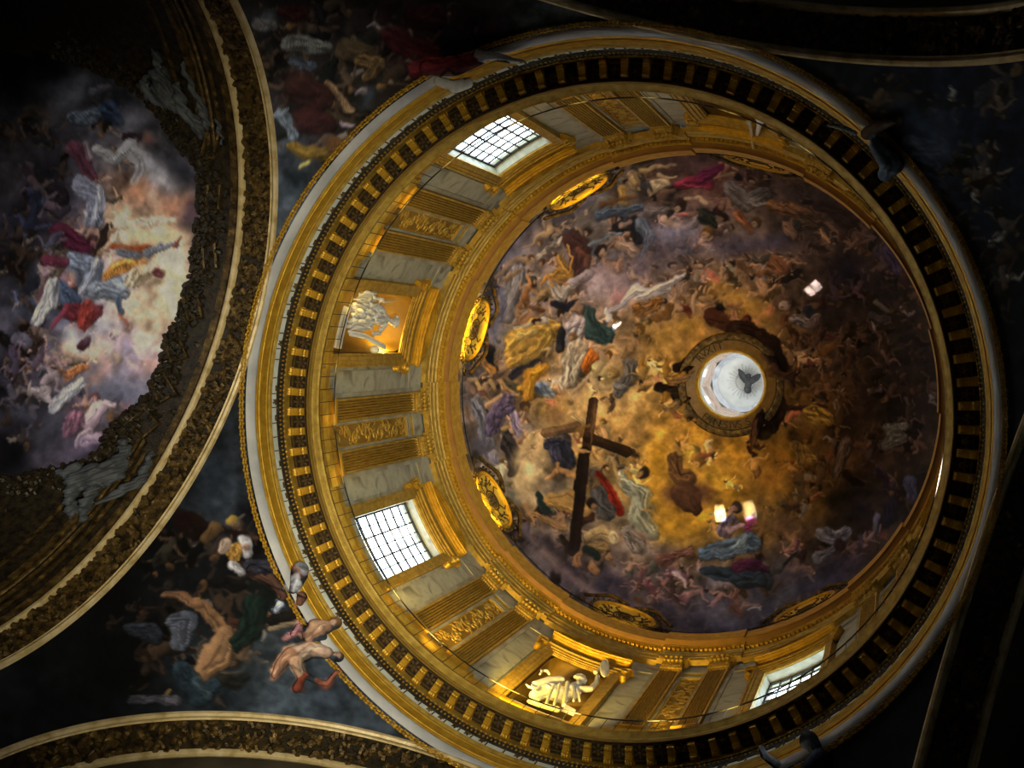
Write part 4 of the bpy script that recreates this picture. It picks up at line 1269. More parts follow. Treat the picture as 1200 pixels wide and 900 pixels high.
# ================================================================== OVAL MEDALLIONS at the foot of the dome
def on_dome(a, v, h, c=0):
    z = 5.06+v; R = dome_R(z)-h; return W(R, z, c+a/1.06*57.2958)
def ell(mb, A_, B_, h, r, n=48, seg=6, da=0, dv=0, t0=0, t1=2*pi, closed=True):
    pts = [on_dome(da+A_*cos(t0+(t1-t0)*k/(n if closed else n-1)), dv+B_*sin(t0+(t1-t0)*k/(n if closed else n-1)), h) for k in range(n)]
    mb.tube(pts, r, seg, closed=closed)
def bl(mb, a, v, h, sa, sv, sh, th=0):
    p = on_dome(a, v, h); e = .002
    ta = (on_dome(a+e, v, h)-on_dome(a-e, v, h)).normalized(); tv = (on_dome(a, v+e, h)-on_dome(a, v-e, h)).normalized(); n_ = ta.cross(tv)
    mb.blob(p, [(ta*cos(th)+tv*sin(th))*sa, n_*sh, (tv*cos(th)-ta*sin(th))*sv], 6, 3)
def medallion_meshes():
    plate = MB(); rows = []
    for j in range(9):
        q = j/8; rows.append([on_dome(.138*q*cos(t), .116*q*sin(t), .004+.006*q*q) for t in np.linspace(0, 2*pi, 41)])
    plate.grid(rows)
    fr = MB(); ell(fr, .142, .120, .010, .075, 56, 8); ell(fr, .131, .110, .012, .028, 56, 5)
    fo = MB(); ell(fo, .156, .134, .008, .055, 56, 6)
    for k in range(46):
        t = 2*pi*k/46; bl(fo, .165*cos(t), .143*sin(t), .008, .05, .07, .05, math.atan2(.143*sin(t), .165*cos(t)))
    ros = MB(); ell(ros, .050, .050, .010, .030, 30, 5); ell(ros, .036, .036, .010, .018, 24, 5); bl(ros, 0, 0, .012, .09, .09, .06)
    for k in range(8):
        t = k*pi/4; bl(ros, .022*cos(t), .022*sin(t), .011, .085, .05, .04, t)
    sts = []
    for s in (-1, 1):
        st = MB(); sts.append(st)
        ell(st, .050, .088, .010, .022, 20, 5, s*.128, 0, pi/2+.35 if s > 0 else -pi/2+.35, 3*pi/2-.35 if s > 0 else pi/2-.35, False)
        for k in range(9):
            a = s*(.075+.012*(k % 4)); v = -.05+.0125*k; bl(st, a, v, .010, .09, .04, .04, (k*.9) % pi)
        st.tube([on_dome(s*.05, 0, .010), on_dome(s*.09, .0, .010)], .02, 5)
        for w in (-1, 1):
            st.tube([on_dome(s*.03, w*.045, .010), on_dome(s*.06, w*.075, .010), on_dome(s*.045, w*.10, .010)], .022, 5)
    scs = []
    for s in (-1, 1):      # broken scroll pediment over the oval
        sc = MB(); scs.append(sc)
        for dh, r_ in ((.004, .09), (.010, .05)):
            pts = [on_dome(s*(.025+.19*q), .150+dh*1.2+.028*sin(pi*min(q*1.25, 1))-.105*max(0, q-.45)**1.3*2.2, dh) for q in np.linspace(0, 1, 18)]
            sc.tube(pts, [r_*(1-.4*q) for q in np.linspace(0, 1, 18)], 6)
        pts = [on_dome(s*(.028+.016*cos(th)*(1-th/12)), .152+.016*sin(th)*(1-th/12), .008) for th in np.linspace(pi/2, pi/2+8, 16)]
        sc.tube(pts, .04, 5)
        pts = [on_dome(s*(.205+.016*cos(th)*(1-th/12)), -.02+.016*sin(th)*(1-th/12), .008) for th in np.linspace(0, 8, 16)]
        sc.tube(pts, .04, 5)
    for k in range(14):
        t = .35+(pi-.7)*k/13; bl(fo, .176*cos(t), .156*sin(t), .010, .05, .04, .06)
    return [plate.mesh('plate', MT['gold_bright'], True), fr.mesh('oval_frame', MT['gold'], True), fo.mesh('leaf_border', MT['gold_dark'], True), ros.mesh('rosette', MT['brown_tone'], True), ] + [x.mesh('strapwork', MT['brown_tone'], True) for x in sts] + [x.mesh('scroll_pediment', MT['gold_dark'], True) for x in scs]
MT['gold_bright'] = noisy('bright_gilding', [(.3, (.80, .50, .04)), (.7, (.95, .68, .07))], 2.0, .4, .3, .2, 10)
mes = medallion_meshes()
MED = {0: None, 1: 'gilded oval medallion half lit above the drum window hidden at the right', 2: 'gilded oval medallion under a broken scroll pediment above the yellow-lit statue', 3: 'gilded oval medallion with round rosette above the drum window on the lower left',
       4: 'brightest yellow oval medallion, above the white marble statue', 5: 'long bright yellow oval medallion above the drum window at the upper left', 6: 'gilded oval medallion at the dark upper rim above the raised statue arm', 7: None}
for k in range(8):
    if MED[k] is None: continue
    o = empty('oval_medallion', W(1.06, 4.94, 45*k)); o.rotation_euler = (0, 0, rad(45*k)); props(o, MED[k], 'medallion', 'oval medallions around the foot of the dome')
    inv = Matrix.Translation(-W(1.06, 4.94, 0))
    for me in mes:
        c = link(me.name, me, o); c.matrix_parent_inverse = inv
# ================================================================== RAILINGS
def railing(name, label, R, z0, z1, n, rt, rp, off=0):
    root = empty(name, W(R, z0, 0)); props(root, label, 'railing'); inv = Matrix.Translation(-W(R, z0, 0))
    def pc(nm, me, rz=0):
        o = link(nm, me, root); o.matrix_parent_inverse = inv; o.rotation_euler = (0, 0, rad(rz)); return o
    for nm, z, r in (('top_rail', z1, rt), ('bottom_rail', z0+.012, rp*1.4)):
        b = MB(); b.tube([W(R, z, i*360/180) for i in range(180)], r, 6, closed=True); pc(nm, b.mesh(nm, MT['iron'], True))
    b = MB(); b.tube([W(R, z0, 0), W(R, z1, 0)], rp, 5); me = b.mesh('post', MT['iron'])
    for i in range(n): pc('post', me, off+i*360/n)
railing('gallery_railing', 'thin black iron railing standing on the lower cornice of the drum', 1.006, 3.512, 3.634, 144, .020, .010)
railing('upper_railing', 'thin black iron railing along the top cornice under the fresco', 1.042, 4.902, 4.985, 180, .022, .010)
# ================================================================== PENDENTIVES, CROSSING ARCHES, VAULTS AND THE REST OF THE CHURCH
pend_cv = pend_canvas(); nave_cv = nave_canvas()
for k in range(4):
    n1, n2 = 190, 200; s = np.linspace(.02, pi/2, n1); zz = ZA+RAR*np.sin(s); y = RAR*np.cos(s); rho = np.sqrt(RO**2+y**2); f0 = np.arctan2(y, RO)
    fr_ = np.linspace(0, 1, n2); F = f0[:, None]+(pi/2-2*f0)[:, None]*fr_[None, :]+k*pi/2
    P = np.stack([rho[:, None]*np.cos(F), rho[:, None]*np.sin(F), np.repeat(zz[:, None], n2, 1)], -1)
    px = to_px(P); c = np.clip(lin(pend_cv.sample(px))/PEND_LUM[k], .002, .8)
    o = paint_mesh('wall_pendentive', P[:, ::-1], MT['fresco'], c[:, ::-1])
    props(o, ['pendentive at the lower right, lost in darkness', 'pendentive at the lower left with painted robed figures', 'pendentive at the upper left with dark red painted figures', 'pendentive at the upper right with dim bluish figures'][k], kind='structure')
def arm(k, u_, v, z):
    th = pi+k*pi/2; return (u_*cos(th)-v*sin(th), u_*sin(th)+v*cos(th), z)
def arch_strip(k, prof, n=72, t0=0.0, t1=pi):
    rows = []
    for i in range(n+1):
        t = t0+(t1-t0)*i/n; rows.append([M3(arm(k, u_, -(RAR+dr)*cos(t), ZA+(RAR+dr)*sin(t))) for u_, dr in prof])
    b = MB(); b.grid(rows); return b
for k in range(4):
    a = arch_strip(k, [(1.118, .03), (1.118, .004), (1.120, -.002), (1.127, -.006), (1.133, -.002), (1.134, .004), (1.139, .005), (1.143, .002), (1.146, .012), (1.146, .03)])
    tr = a.build('trim_%d' % (4+k), MT['cream'], None, True); props(tr, ['carved crossing arch between the dome and the painted nave vault on the left', 'dark crossing arch along the top edge', 'dark crossing arch at the right', 'dark crossing arch along the bottom edge'][k], kind='structure')
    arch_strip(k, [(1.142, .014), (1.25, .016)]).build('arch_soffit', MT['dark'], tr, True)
    arch_strip(k, [(1.243, .016), (1.246, .008), (1.252, .003), (1.260, .003), (1.266, .008), (1.268, .018), (1.268, .05)]).build('inner_moulding', MT['cream'], tr, True)
    lv = MB(); r = random.Random(30+k)
    for i in range(1500 if k == 0 else 800):
        t = r.uniform(.12, pi-.12); u_ = r.uniform(1.15, 1.24); p = Vector(M3(arm(k, u_, -(RAR+.012)*cos(t), ZA+(RAR+.012)*sin(t))))
        T_ = Vector(arm(k, 0, sin(t), cos(t))); N_ = Vector(arm(k, 0, -cos(t), sin(t))); U_ = Vector(arm(k, 1, 0, 0)); th = r.uniform(0, pi)
        lv.blob(p, [(T_*cos(th)+U_*sin(th))*r.uniform(.08, .17), N_*r.uniform(.05, .12), (U_*cos(th)-T_*sin(th))*r.uniform(.05, .09)], 5, 3)
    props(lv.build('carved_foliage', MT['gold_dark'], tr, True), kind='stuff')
    el = MB()
    for i in range(420):
        t = .15+(pi-.3)*i/419
        for dr in (.022, .030):
            p = Vector(M3(arm(k, 1.118+.0015*(i % 2), -(RAR+dr)*cos(t), ZA+(RAR+dr)*sin(t)))); T_ = Vector(arm(k, 0, sin(t), cos(t))); N_ = Vector(arm(k, 0, -cos(t), sin(t)))
            el.blob(p, [T_*.055+N_*.02*(1 if i % 2 else -1), Vector(arm(k, 1, 0, 0))*.04, N_*.035], 5, 3)
    props(el.build('leaf_edge', MT['gold'], tr, True), kind='stuff')
    # arm walls, vault and end wall
    UE = 6.0 if k == 0 else 2.6
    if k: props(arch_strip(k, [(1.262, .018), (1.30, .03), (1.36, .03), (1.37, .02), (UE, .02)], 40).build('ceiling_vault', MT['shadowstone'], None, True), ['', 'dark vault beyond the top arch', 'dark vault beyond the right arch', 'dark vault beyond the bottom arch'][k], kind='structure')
    b = MB()
    for s in (-1, 1):
        b.grid([[M3(arm(k, RO, s*RAR, 0-.2)), M3(arm(k, RO, s*RAR, ZA+.01))], [M3(arm(k, UE, s*RAR, -.2)), M3(arm(k, UE, s*RAR, ZA+.01))]])
    b.grid([[M3(arm(k, UE, -1.02, -.2)), M3(arm(k, UE, 1.02, -.2))], [M3(arm(k, UE, -1.02, 3.4)), M3(arm(k, UE, 1.02, 3.4))]])
    b.grid([[M3(arm(k, RO, RAR, -.2)), M3(arm(k, RO, RAR, ZA+.03))], [M3(arm(k, RAR, RO, -.2)), M3(arm(k, RAR, RO, ZA+.03))]])
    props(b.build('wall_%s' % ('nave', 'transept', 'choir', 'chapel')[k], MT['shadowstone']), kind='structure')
fl = MB(); fl.grid([[(-52, -26, 0), (26, -26, 0)], [(-52, 26, 0), (26, 26, 0)]]); props(fl.build('floor', MT['floor']), kind='structure')
# ---- nave vault: painted field in a scalloped gilded wreath, dark coffers round it
n1, n2 = 330, 420; us_ = np.concatenate([np.linspace(1.262, 2.3, 300), np.linspace(2.32, 6.0, 30)]); ts = np.linspace(0, pi, n2)
RV = RAR+.022
P = np.stack([np.repeat(-us_[:, None], n2, 1), np.repeat((RV*np.cos(ts))[None, :], n1, 0), np.repeat((ZA+RV*np.sin(ts))[None, :], n1, 0)], -1)
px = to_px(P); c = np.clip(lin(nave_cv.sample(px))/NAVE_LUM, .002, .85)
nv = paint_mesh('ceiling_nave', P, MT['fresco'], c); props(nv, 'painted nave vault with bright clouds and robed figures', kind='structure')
EDGE = [(60, 62), (100, 76), (135, 92), (165, 110), (195, 150), (215, 175), (232, 196), (236, 216), (233, 255), (226, 300), (222, 330), (213, 355), (208, 376), (197, 390), (193, 414), (186, 436), (173, 460), (160, 479), (141, 492), (126, 505), (118, 528), (95, 545), (60, 552), (0, 562)]
wr = MB(); r = random.Random(17)
for (x0, y0), (x1, y1) in zip(EDGE[:-1], EDGE[1:]):
    L = math.hypot(x1-x0, y1-y0); nx_, ny_ = (y1-y0)/L*-1, (x1-x0)/L
    for i in range(int(L*1.5)):
        q = r.random(); d = abs(r.gauss(0, 13))-3; x = x0+(x1-x0)*q-nx_*d; y = y0+(y1-y0)*q-ny_*d
        p, t = hit_tunnel(x, y, RV-r.uniform(.0, .012)); p = Vector(M3(p)); yy = p.y; N_ = Vector((0, p.y, p.z-EYE-SC*ZA)).normalized(); T_ = Vector((1, 0, 0)); B_ = N_.cross(T_); th = r.uniform(0, pi); sz = r.uniform(.07, .16)
        wr.blob(p, [(T_*cos(th)+B_*sin(th))*sz, N_*.08, (B_*cos(th)-T_*sin(th))*sz*.6], 5, 3)
props(wr.build('scalloped_wreath', MT['dark'], nv, True), kind='stuff')
def inside_edge(x, y):
    ins = False; pts = EDGE+[(-80, 562), (-80, 62)]; j = len(pts)-1
    for i in range(len(pts)):
        xi, yi = pts[i]; xj, yj = pts[j]
        if (yi > y) != (yj > y) and x < (xj-xi)*(y-yi)/(yj-yi)+xi: ins = not ins
        j = i
    return ins
cf = MB()   # dark gilded coffering between wreath and arch, and the transverse ribs
def tun(u_, t, h=0): return M3((-u_, (RV-h)*cos(t), ZA+(RV-h)*sin(t)))
rows = []
step = .035; us2 = np.arange(1.27, 2.3, step); ts2 = np.linspace(.02, pi-.02, 90)
for i in range(len(us2)-1):
    for j in range(len(ts2)-1):
        um_, tm = (us2[i]+us2[i+1])/2, (ts2[j]+ts2[j+1])/2; q = to_px(np.array([-um_, RV*cos(tm), ZA+RV*sin(tm)]))
        if not inside_edge(q[0]-4, q[1]) and q[0] > -30 and -30 < q[1] < 930:
            cf.add([tun(us2[i], ts2[j], .004), tun(us2[i+1], ts2[j], .004), tun(us2[i+1], ts2[j+1], .004), tun(us2[i], ts2[j+1], .004)], [(0, 1, 2, 3)])
cf.build('dark_vault_ground', MT['dark'], nv)
rb = MB()
for u_, w_, dp in ((1.285, .012, .010), (1.33, .006, .008), (1.40, .010, .012), (1.47, .006, .008)):
    for t0, t1 in ((.05, 1.02), (2.12, 3.08)) if u_ > 1.3 else ((.05, 3.09),):
        pts = np.linspace(t0, t1, 40)
        rb.grid([[tun(u_-w_, t, .004), tun(u_-w_, t, dp), tun(u_+w_, t, dp), tun(u_+w_, t, .004)] for t in pts])
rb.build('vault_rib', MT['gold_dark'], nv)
lp = MB()
for i in range(420):    # leaf roll on the transverse arch
    t = .06+1.0*i/210 if i < 210 else 2.08+1.0*(i-210)/210
    for s in (-1, 1):
        p = Vector(tun(1.365+s*.010, t, .010)); T_ = Vector((0, -sin(t), cos(t))); N_ = Vector((0, cos(t), sin(t)))
        lp.blob(p, [T_*.07+Vector((s*.05, 0, 0)), N_*.04, Vector((.04, 0, 0))-T_*.03*s], 5, 3)
props(lp.build('leaf_roll', MT['gold_dark'], nv, True), kind='stuff')
# small framed coffers beside the wreath
for x, y, w_, h_, an in ((205, 410, 9, 12, -20), (225, 360, 8, 14, -12), (190, 455, 10, 12, -32), (168, 495, 12, 12, -42), (245, 300, 7, 14, -5), (250, 230, 7, 14, 3), (246, 170, 7, 14, 12)):
    b = MB(); ca, sa = cos(rad(an)), sin(rad(an)); k4 = []
    for dx, dy in ((-w_, -h_), (w_, -h_), (w_, h_), (-w_, h_)): p, t = hit_tunnel(x+dx*ca-dy*sa, y+dx*sa+dy*ca, RV-.012); k4.append(Vector(M3(p)))
    b.tube(k4, .045, 4, closed=True); b.build('coffer', MT['gold_dark'], nv)
# ================================================================== SCULPTURE: continuous bodies grown from tapered limbs, then fused and smoothed
def hit_cyl(x, y, R):
    d = ray(x, y); c = CAMN; a = d[0]**2+d[1]**2; b = d[0]*c[0]+d[1]*c[1]; k = c[0]**2+c[1]**2-R*R
    t = (-b+math.sqrt(max(b*b-a*k, 0)))/a; return c+t*d, t
def limb(mb, pts, rs, seg=10):
    for p, r in zip(pts, rs): mb.blob(p, [(r, 0, 0), (0, r, 0), (0, 0, r)], seg, 6)
    for i in range(len(pts)-1):
        if (Vector(pts[i+1])-Vector(pts[i])).length > 1e-4: mb.tube([pts[i], pts[i+1]], [rs[i], rs[i+1]], seg)
def fuse(mb, name, mat, voxel, smooth=6, parent=None):
    me = bpy.data.meshes.new('raw'); me.from_pydata(mb.v, [], mb.f); me.update()
    o = bpy.data.objects.new('raw', me); C.objects.link(o)
    m = o.modifiers.new('r', 'REMESH'); m.mode = 'VOXEL'; m.voxel_size = voxel
    s = o.modifiers.new('s', 'SMOOTH'); s.factor = .5; s.iterations = smooth
    dg = bpy.context.evaluated_depsgraph_get(); out = bpy.data.meshes.new_from_object(o.evaluated_get(dg))
    bpy.data.objects.remove(o); out.name = name; out.materials.clear(); out.materials.append(mat)
    out.polygons.foreach_set('use_smooth', [True]*len(out.polygons)); return link(name, out, parent)
def spec(text):      # ox oy scale then lines 'depth | x y r x y r ...'
    L = text.strip().splitlines(); ox, oy, k = map(float, L[0].split()); out = []
    for l in L[1:]:
        d, v = l.split('|'); v = list(map(float, v.split()))
        out.append((float(d), [(ox+v[i]/k, oy+v[i+1]/k, v[i+2]/k) for i in range(0, len(v)-2, 3)]))
    return out
def px_body(text, surf):
    mb = MB()
    for d, ch in spec(text):
        pts, rs = [], []
        for x, y, r in ch: p, t = surf(x, y, d); pts.append(M3(p)); rs.append(SC*t*r/FPX)
        limb(mb, pts, rs)
    return mb
def paint_by(o, cv, L):
    me = o.data; n = len(me.vertices); co = np.empty(n*3); me.vertices.foreach_get('co', co); co = co.reshape(-1, 3).copy()
    co[:, 2] -= EYE; px = to_px(co/SC); set_paint(me, np.clip(lin(cv.sample(px))/L, .004, .8)); me.materials.clear(); me.materials.append(MT['fresco'])
def settle(o, base):     # put the origin at the thing's base without moving the shape
    me = o.data; n = len(me.vertices); co = np.empty(n*3); me.vertices.foreach_get('co', co); co = co.reshape(-1, 3)-np.array(base)
    me.vertices.foreach_set('co', co.ravel()); me.update(); o.location = base
def thing_from(parts, name, label, cat, base, group=None):
    root = empty(name, base); props(root, label, cat, group); inv = Matrix.Translation(-Vector(base))
    for p in parts: p.parent = root; p.matrix_parent_inverse = inv
    return root
# ---- the white saint in the left niche
S1 = """400 300 7.5
1.085 | 100 610 56 210 560 72 320 545 58
1.090 | 120 470 56 220 430 66 320 470 48
1.100 | 140 375 26 240 330 34 300 375 34
1.055 | 105 525 10 200 505 13 270 488 13 300 540 13
1.055 | 95 600 12 180 585 15 270 520 14
1.055 | 80 650 14 200 640 18 300 590 20
1.060 | 115 430 10 180 425 13 245 400 15 285 430 13
1.070 | 190 340 10 260 330 13 310 370 12
1.055 | 160 480 9 230 460 11 300 455 11
1.060 | 240 610 14 310 560 14 330 480 14
1.085 | 330 560 54 385 545 44
1.082 | 365 475 26 380 600 28
1.070 | 365 475 24 305 455 20 335 410 16 352 380 20
1.070 | 345 360 9 372 372 8
1.078 | 400 560 22 440 572 30
1.078 | 455 575 40 478 565 33
1.076 | 487 535 18 500 565 18 492 605 18 470 615 16
1.062 | 432 588 9 446 600 8
1.070 | 380 605 26 345 655 22 300 690 18
1.062 | 290 700 12 272 690 10"""
def cyl(x, y, d): return hit_cyl(x, y, d)
b1 = fuse(px_body(S1, cyl), 'robed_body', MT['white'], .022, 3)
lm = MB()
lace = [(75, 678, 14), (140, 690, 18), (210, 705, 20), (270, 740, 21), (330, 775, 20), (375, 795, 16)]
pts = []; rs = []
for x, y, r in lace: p, t = hit_cyl(400+x/7.5, 300+y/7.5, 1.060); pts.append(M3(p)); rs.append(SC*t*r/7.5/FPX)
lm.tube(pts, rs, 10)
for i in range(26):
    q = i/25*5; j = min(int(q), 4); f = q-j
    for s in (-1, 1):
        x = lace[j][0]+(lace[j+1][0]-lace[j][0])*f+s*6; y = lace[j][1]+(lace[j+1][1]-lace[j][1])*f+s*15; p, t = hit_cyl(400+x/7.5, 300+y/7.5, 1.057); lm.blob(M3(p), [(.05, 0, 0), (0, .05, 0), (0, 0, .05)], 6, 4)
b2 = lm.build('lace_band', MT['white'], None, True)
km = MB(); p, t = hit_cyl(400+292/7.5, 300+822/7.5, 1.066); km.blob(M3(p), [(.15, 0, 0), (0, .13, 0), (0, 0, .16)], 10, 8); b3 = km.build('tassel', MT['white'], None, True)
pn = MB(); a_, t = hit_cyl(400+372/7.5, 300+405/7.5, 1.068); b_, t = hit_cyl(400+478/7.5, 300+396/7.5, 1.072); pn.tube([M3(a_), M3(b_)], [.03, .018], 6); b4 = pn.build('pen', MT['white'])
ps = MB(); ps.arcbox(175.4, 183.6, 1.092, 1.15, 3.60, 3.757, 3); ps.arcbox(174.9, 183.2, 1.064, 1.15, 3.750, 3.768, 3); b5 = ps.build('pedestal', MT['white'])
thing_from([b1, b2, b3, b4, b5], 'statue', 'white marble saint leaning out of the left niche holding a pen and a lace-edged mantle', 'statue', W(1.09, 3.60, 180))
def folds(o, amp, wave, ang, lim):
    me = o.data; n = len(me.vertices); co = np.empty(n*3); me.vertices.foreach_get('co', co); co = co.reshape(-1, 3)
    no = np.array([v.normal[:] for v in me.vertices]); q = co.copy(); q[:, 2] -= EYE; px = to_px(q/SC)
    s_ = -px[:, 0]*sin(ang)+px[:, 1]*cos(ang); l_ = px[:, 0]*cos(ang)+px[:, 1]*sin(ang)
    ph = np.array([mnoise.noise(Vector((x*.05, y*.05, 0)))*4 for x, y in px]); w = np.clip((lim-l_)/6, 0, 1)
    d = amp*w*(np.sin(s_*2*pi/wave+ph+l_*.06)+.5*np.sin(s_*2*pi/wave*2.1-1.4*ph))
    co += no*d[:, None]; me.vertices.foreach_set('co', co.ravel()); me.update()
folds(b1, .06, 6.5, .12, 492)
# ---- the yellow-lit figure in the lower niche
S2 = """600 740 7.5
1.095 | 190 560 44 320 520 74 450 560 76 560 560 48
1.090 | 150 615 20 250 645 26 400 685 30
1.085 | 200 470 36 330 435 42 430 430 40
1.070 | 245 375 12 270 345 14 310 345 15 328 375 12
1.065 | 300 640 14 330 560 16 370 470 15
1.062 | 370 640 14 400 560 15 420 460 14
1.058 | 455 650 20 470 560 22 490 450 20
1.062 | 540 610 13 550 540 14 540 470 13
1.064 | 595 610 12 590 560 14 570 500 13
1.068 | 200 520 12 250 480 14 300 470 14 340 500 12
1.068 | 170 590 12 230 600 16 290 570 14
1.085 | 500 520 56 575 485 48
1.078 | 600 470 18 602 440 26
1.076 | 600 425 36 598 412 30
1.072 | 555 400 18 575 388 18 605 385 18 632 400 18 645 428 18 640 452 15
1.062 | 585 430 7 578 442 7
1.072 | 600 510 32 690 505 28 742 450 24 752 395 20
1.066 | 735 360 22 720 350 12
1.064 | 752 345 10 765 320 9
1.072 | 125 465 9 145 485 13 185 500 12"""
c1 = fuse(px_body(S2, cyl), 'robed_body', MT['white'], .022, 3)
folds(c1, .055, 7.0, .95, 1010)
dm = MB(); p, t = hit_cyl(600+815/7.5, 740+322/7.5, 1.062); p = Vector(M3(p)); T_ = Vector((-1, 0, 0)); Zv = Vector((0, 0, 1))
e1, _ = hit_cyl(600+858/7.5, 740+322/7.5, 1.062); e2, _ = hit_cyl(600+815/7.5, 740+250/7.5, 1.062)
va = Vector(M3(e1))-p; vb = Vector(M3(e2))-p; nn = va.cross(vb).normalized()
dm.tube([p+nn*.03*k for k in (-1, 1)], .01, 6)
rows = [[p+nn*h+f*(va*cos(t)+vb*sin(t)) for t in np.linspace(0, 2*pi, 33)] for f, h in ((0, .05), (.85, .05), (1, .02), (1, -.02), (.85, -.05), (0, -.05))]
dm.grid(rows); c2 = dm.build('round_plate', MT['white'], None, True)
bk = MB(); cc = [(430, 660), (480, 640), (562, 700), (540, 742), (450, 710)]
pf = [Vector(M3(hit_cyl(600+x/7.5, 740+y/7.5, 1.052)[0])) for x, y in ((432, 700), (478, 640), (563, 690), (540, 745))]; pb2 = [Vector(M3(hit_cyl(600+x/7.5, 740+y/7.5, 1.068)[0])) for x, y in ((432, 700), (478, 640), (563, 690), (540, 745))]
bk.hexa(pf+pb2); c3 = bk.build('stone_block', MT['white'])
ps = MB(); ps.arcbox(84.8, 95.2, 1.092, 1.15, 3.60, 3.775, 3); c4 = ps.build('pedestal', MT['white'])
thing_from([c1, c2, c3, c4], 'statue', 'robed statue bathed in yellow light raising a round plate in the lower niche', 'statue', W(1.09, 3.60, 90))
# ---- raised arm of the statue in the upper niche
S3 = """860 120 11.25
1.075 | 350 240 60 335 310 38 315 400 36 285 465 26 245 488 20
1.070 | 225 480 10 215 492 8
1.085 | 360 180 90 420 120 100 440 60 100
1.080 | 180 250 30 190 300 18 200 340 12"""
d1 = fuse(px_body(S3, cyl), 'robed_body', MT['white'], .05, 4)
st = MB(); a_, _ = hit_cyl(860+208/11.25, 120+250/11.25, 1.068); b_, _ = hit_cyl(860+262/11.25, 120+632/11.25, 1.062); st.tube([M3(a_), M3(b_)], .045, 8); d2 = st.build('staff', MT['white'])
ps = MB(); ps.arcbox(264.5, 275.5, 1.055, 1.14, 3.60, 3.78, 3); d3 = ps.build('pedestal', MT['white'])
thing_from([d1, d2, d3], 'statue', 'pale statue arm with a staff rising behind the dark cornice at the top', 'statue', W(1.09, 3.60, 270))
# ---- grey stucco angels on the nave vault
def tunl(x, y, d): return hit_tunnel(x, y, RV-d)
A1_ = """0 0 3
.02 | 545 190 18 552 215 16
.02 | 560 260 34 575 320 44 600 360 30
.03 | 500 285 14 530 335 20 590 372 18
.02 | 620 300 16 645 390 24 690 430 24 712 475 14
.015 | 640 225 10 672 300 13 708 375 15 728 440 16
.03 | 560 240 14 520 265 12 490 300 8
.02 | 760 425 9 775 470 9 780 505 6
.03 | 580 345 12 620 380 14 660 400 12"""
a1 = fuse(px_body(A1_, tunl), 'stucco_angel', MT['stucco_grey'], .035, 3); base = Vector(M3(hit_tunnel(195, 120, RV)[0])); folds(a1, .035, 10, .9, 10**6); settle(a1, base)
props(a1, 'dim grey stucco angel with spread wings above the nave fresco at the upper left', 'angel', 'stucco angels on the nave vault')
A2_ = """0 300 3
.03 | 440 680 26 432 655 18
.025 | 425 720 30 400 755 44 330 780 48 265 790 38
.03 | 270 750 22 225 770 16 205 760 10
.02 | 525 715 14 500 780 22 420 835 18 345 870 10
.015 | 535 690 12 480 800 12 380 858 8
.03 | 265 790 30 245 850 24 250 900 22
.035 | 320 790 14 380 790 16 420 750 14
.03 | 330 820 24 300 870 22 290 920 18"""
a2 = fuse(px_body(A2_, tunl), 'stucco_angel', MT['stucco_grey'], .035, 3); base = Vector(M3(hit_tunnel(110, 560, RV)[0])); folds(a2, .035, 10, -.3, 10**6); settle(a2, base)
props(a2, 'grey stucco angel seated with folded wing below the nave fresco', 'angel', 'stucco angels on the nave vault')
# ---- painted plaster figures that overlap the ring
SPH = math.sqrt(RO**2+RAR**2)
def sph(x, y, d): return hit_sphere(x, y, SPH-d)
def painted(name, text, label, cat, L, voxel=.03):
    mb = px_body(text, sph); o = fuse(mb, name, MT['fresco'], voxel, 3); paint_by(o, pend_cv, L)
    s = spec(text)[0][1][0]; settle(o, Vector(M3(hit_sphere(s[0], s[1], SPH)[0]))); return props(o, label, cat, 'painted plaster figures overlapping the ring')
painted('bearded_man_relief', """0 600 3
.02 | 1055 205 32 1045 245 26 1030 275 14
.03 | 890 205 24 950 235 22 985 275 18 1000 295 12
.02 | 1062 298 20 1055 318 14
.02 | 985 325 20 970 345 12
.025 | 1075 225 9 1070 238 7""", 'painted white-bearded old man in profile overlapping the gilded ring at the lower left', 'relief', PEND_LUM[1])
painted('putto_relief', """0 600 3
.03 | 1182 390 22 1165 398 20
.02 | 1150 405 24 1110 410 36 1085 435 24
.03 | 1090 420 16 1050 405 13 1030 430 10
.02 | 1105 440 16 1140 440 12""", 'curly-haired painted putto with its head on the ring, upper of the pair', 'relief', PEND_LUM[1])
painted('putto_relief', """0 600 3
.03 | 1192 510 19 1175 508 17
.02 | 1150 495 22 1090 485 32 1040 505 36
.02 | 1020 500 26 985 540 20 965 575 12
.02 | 1040 530 22 1055 570 16
.02 | 1045 620 18 1070 570 12 1110 595 10 1150 605 10 1185 560 9""", 'painted putto with a red scarf below the bearded man, lower of the pair', 'relief', PEND_LUM[1])
painted('draped_leg_relief', """300 0 3
.02 | 780 190 18 840 198 18 900 212 12 945 217 6
.02 | 600 240 28 700 235 34 790 205 24
.025 | 640 285 16 700 305 24 745 292 20""", 'painted bare feet and red robe overlapping the ring at the upper left', 'relief', PEND_LUM[2])
painted('angel_relief', """700 0 2.4
.02 | 760 375 20 800 350 18 835 340 10
.02 | 790 410 26 830 460 34 810 490 22
.02 | 650 352 6 690 358 8 725 375 8""", 'dim painted angel with pale drapery overlapping the ring at the upper right', 'relief', PEND_LUM[3])
painted('cherub_relief', """780 670 2.857
.02 | 480 565 34 500 590 24
.02 | 320 590 10 330 615 14 370 645 16
.02 | 520 620 30 480 660 30""", 'dark painted cherub head and hand overlapping the ring at the bottom right', 'relief', PEND_LUM[0])
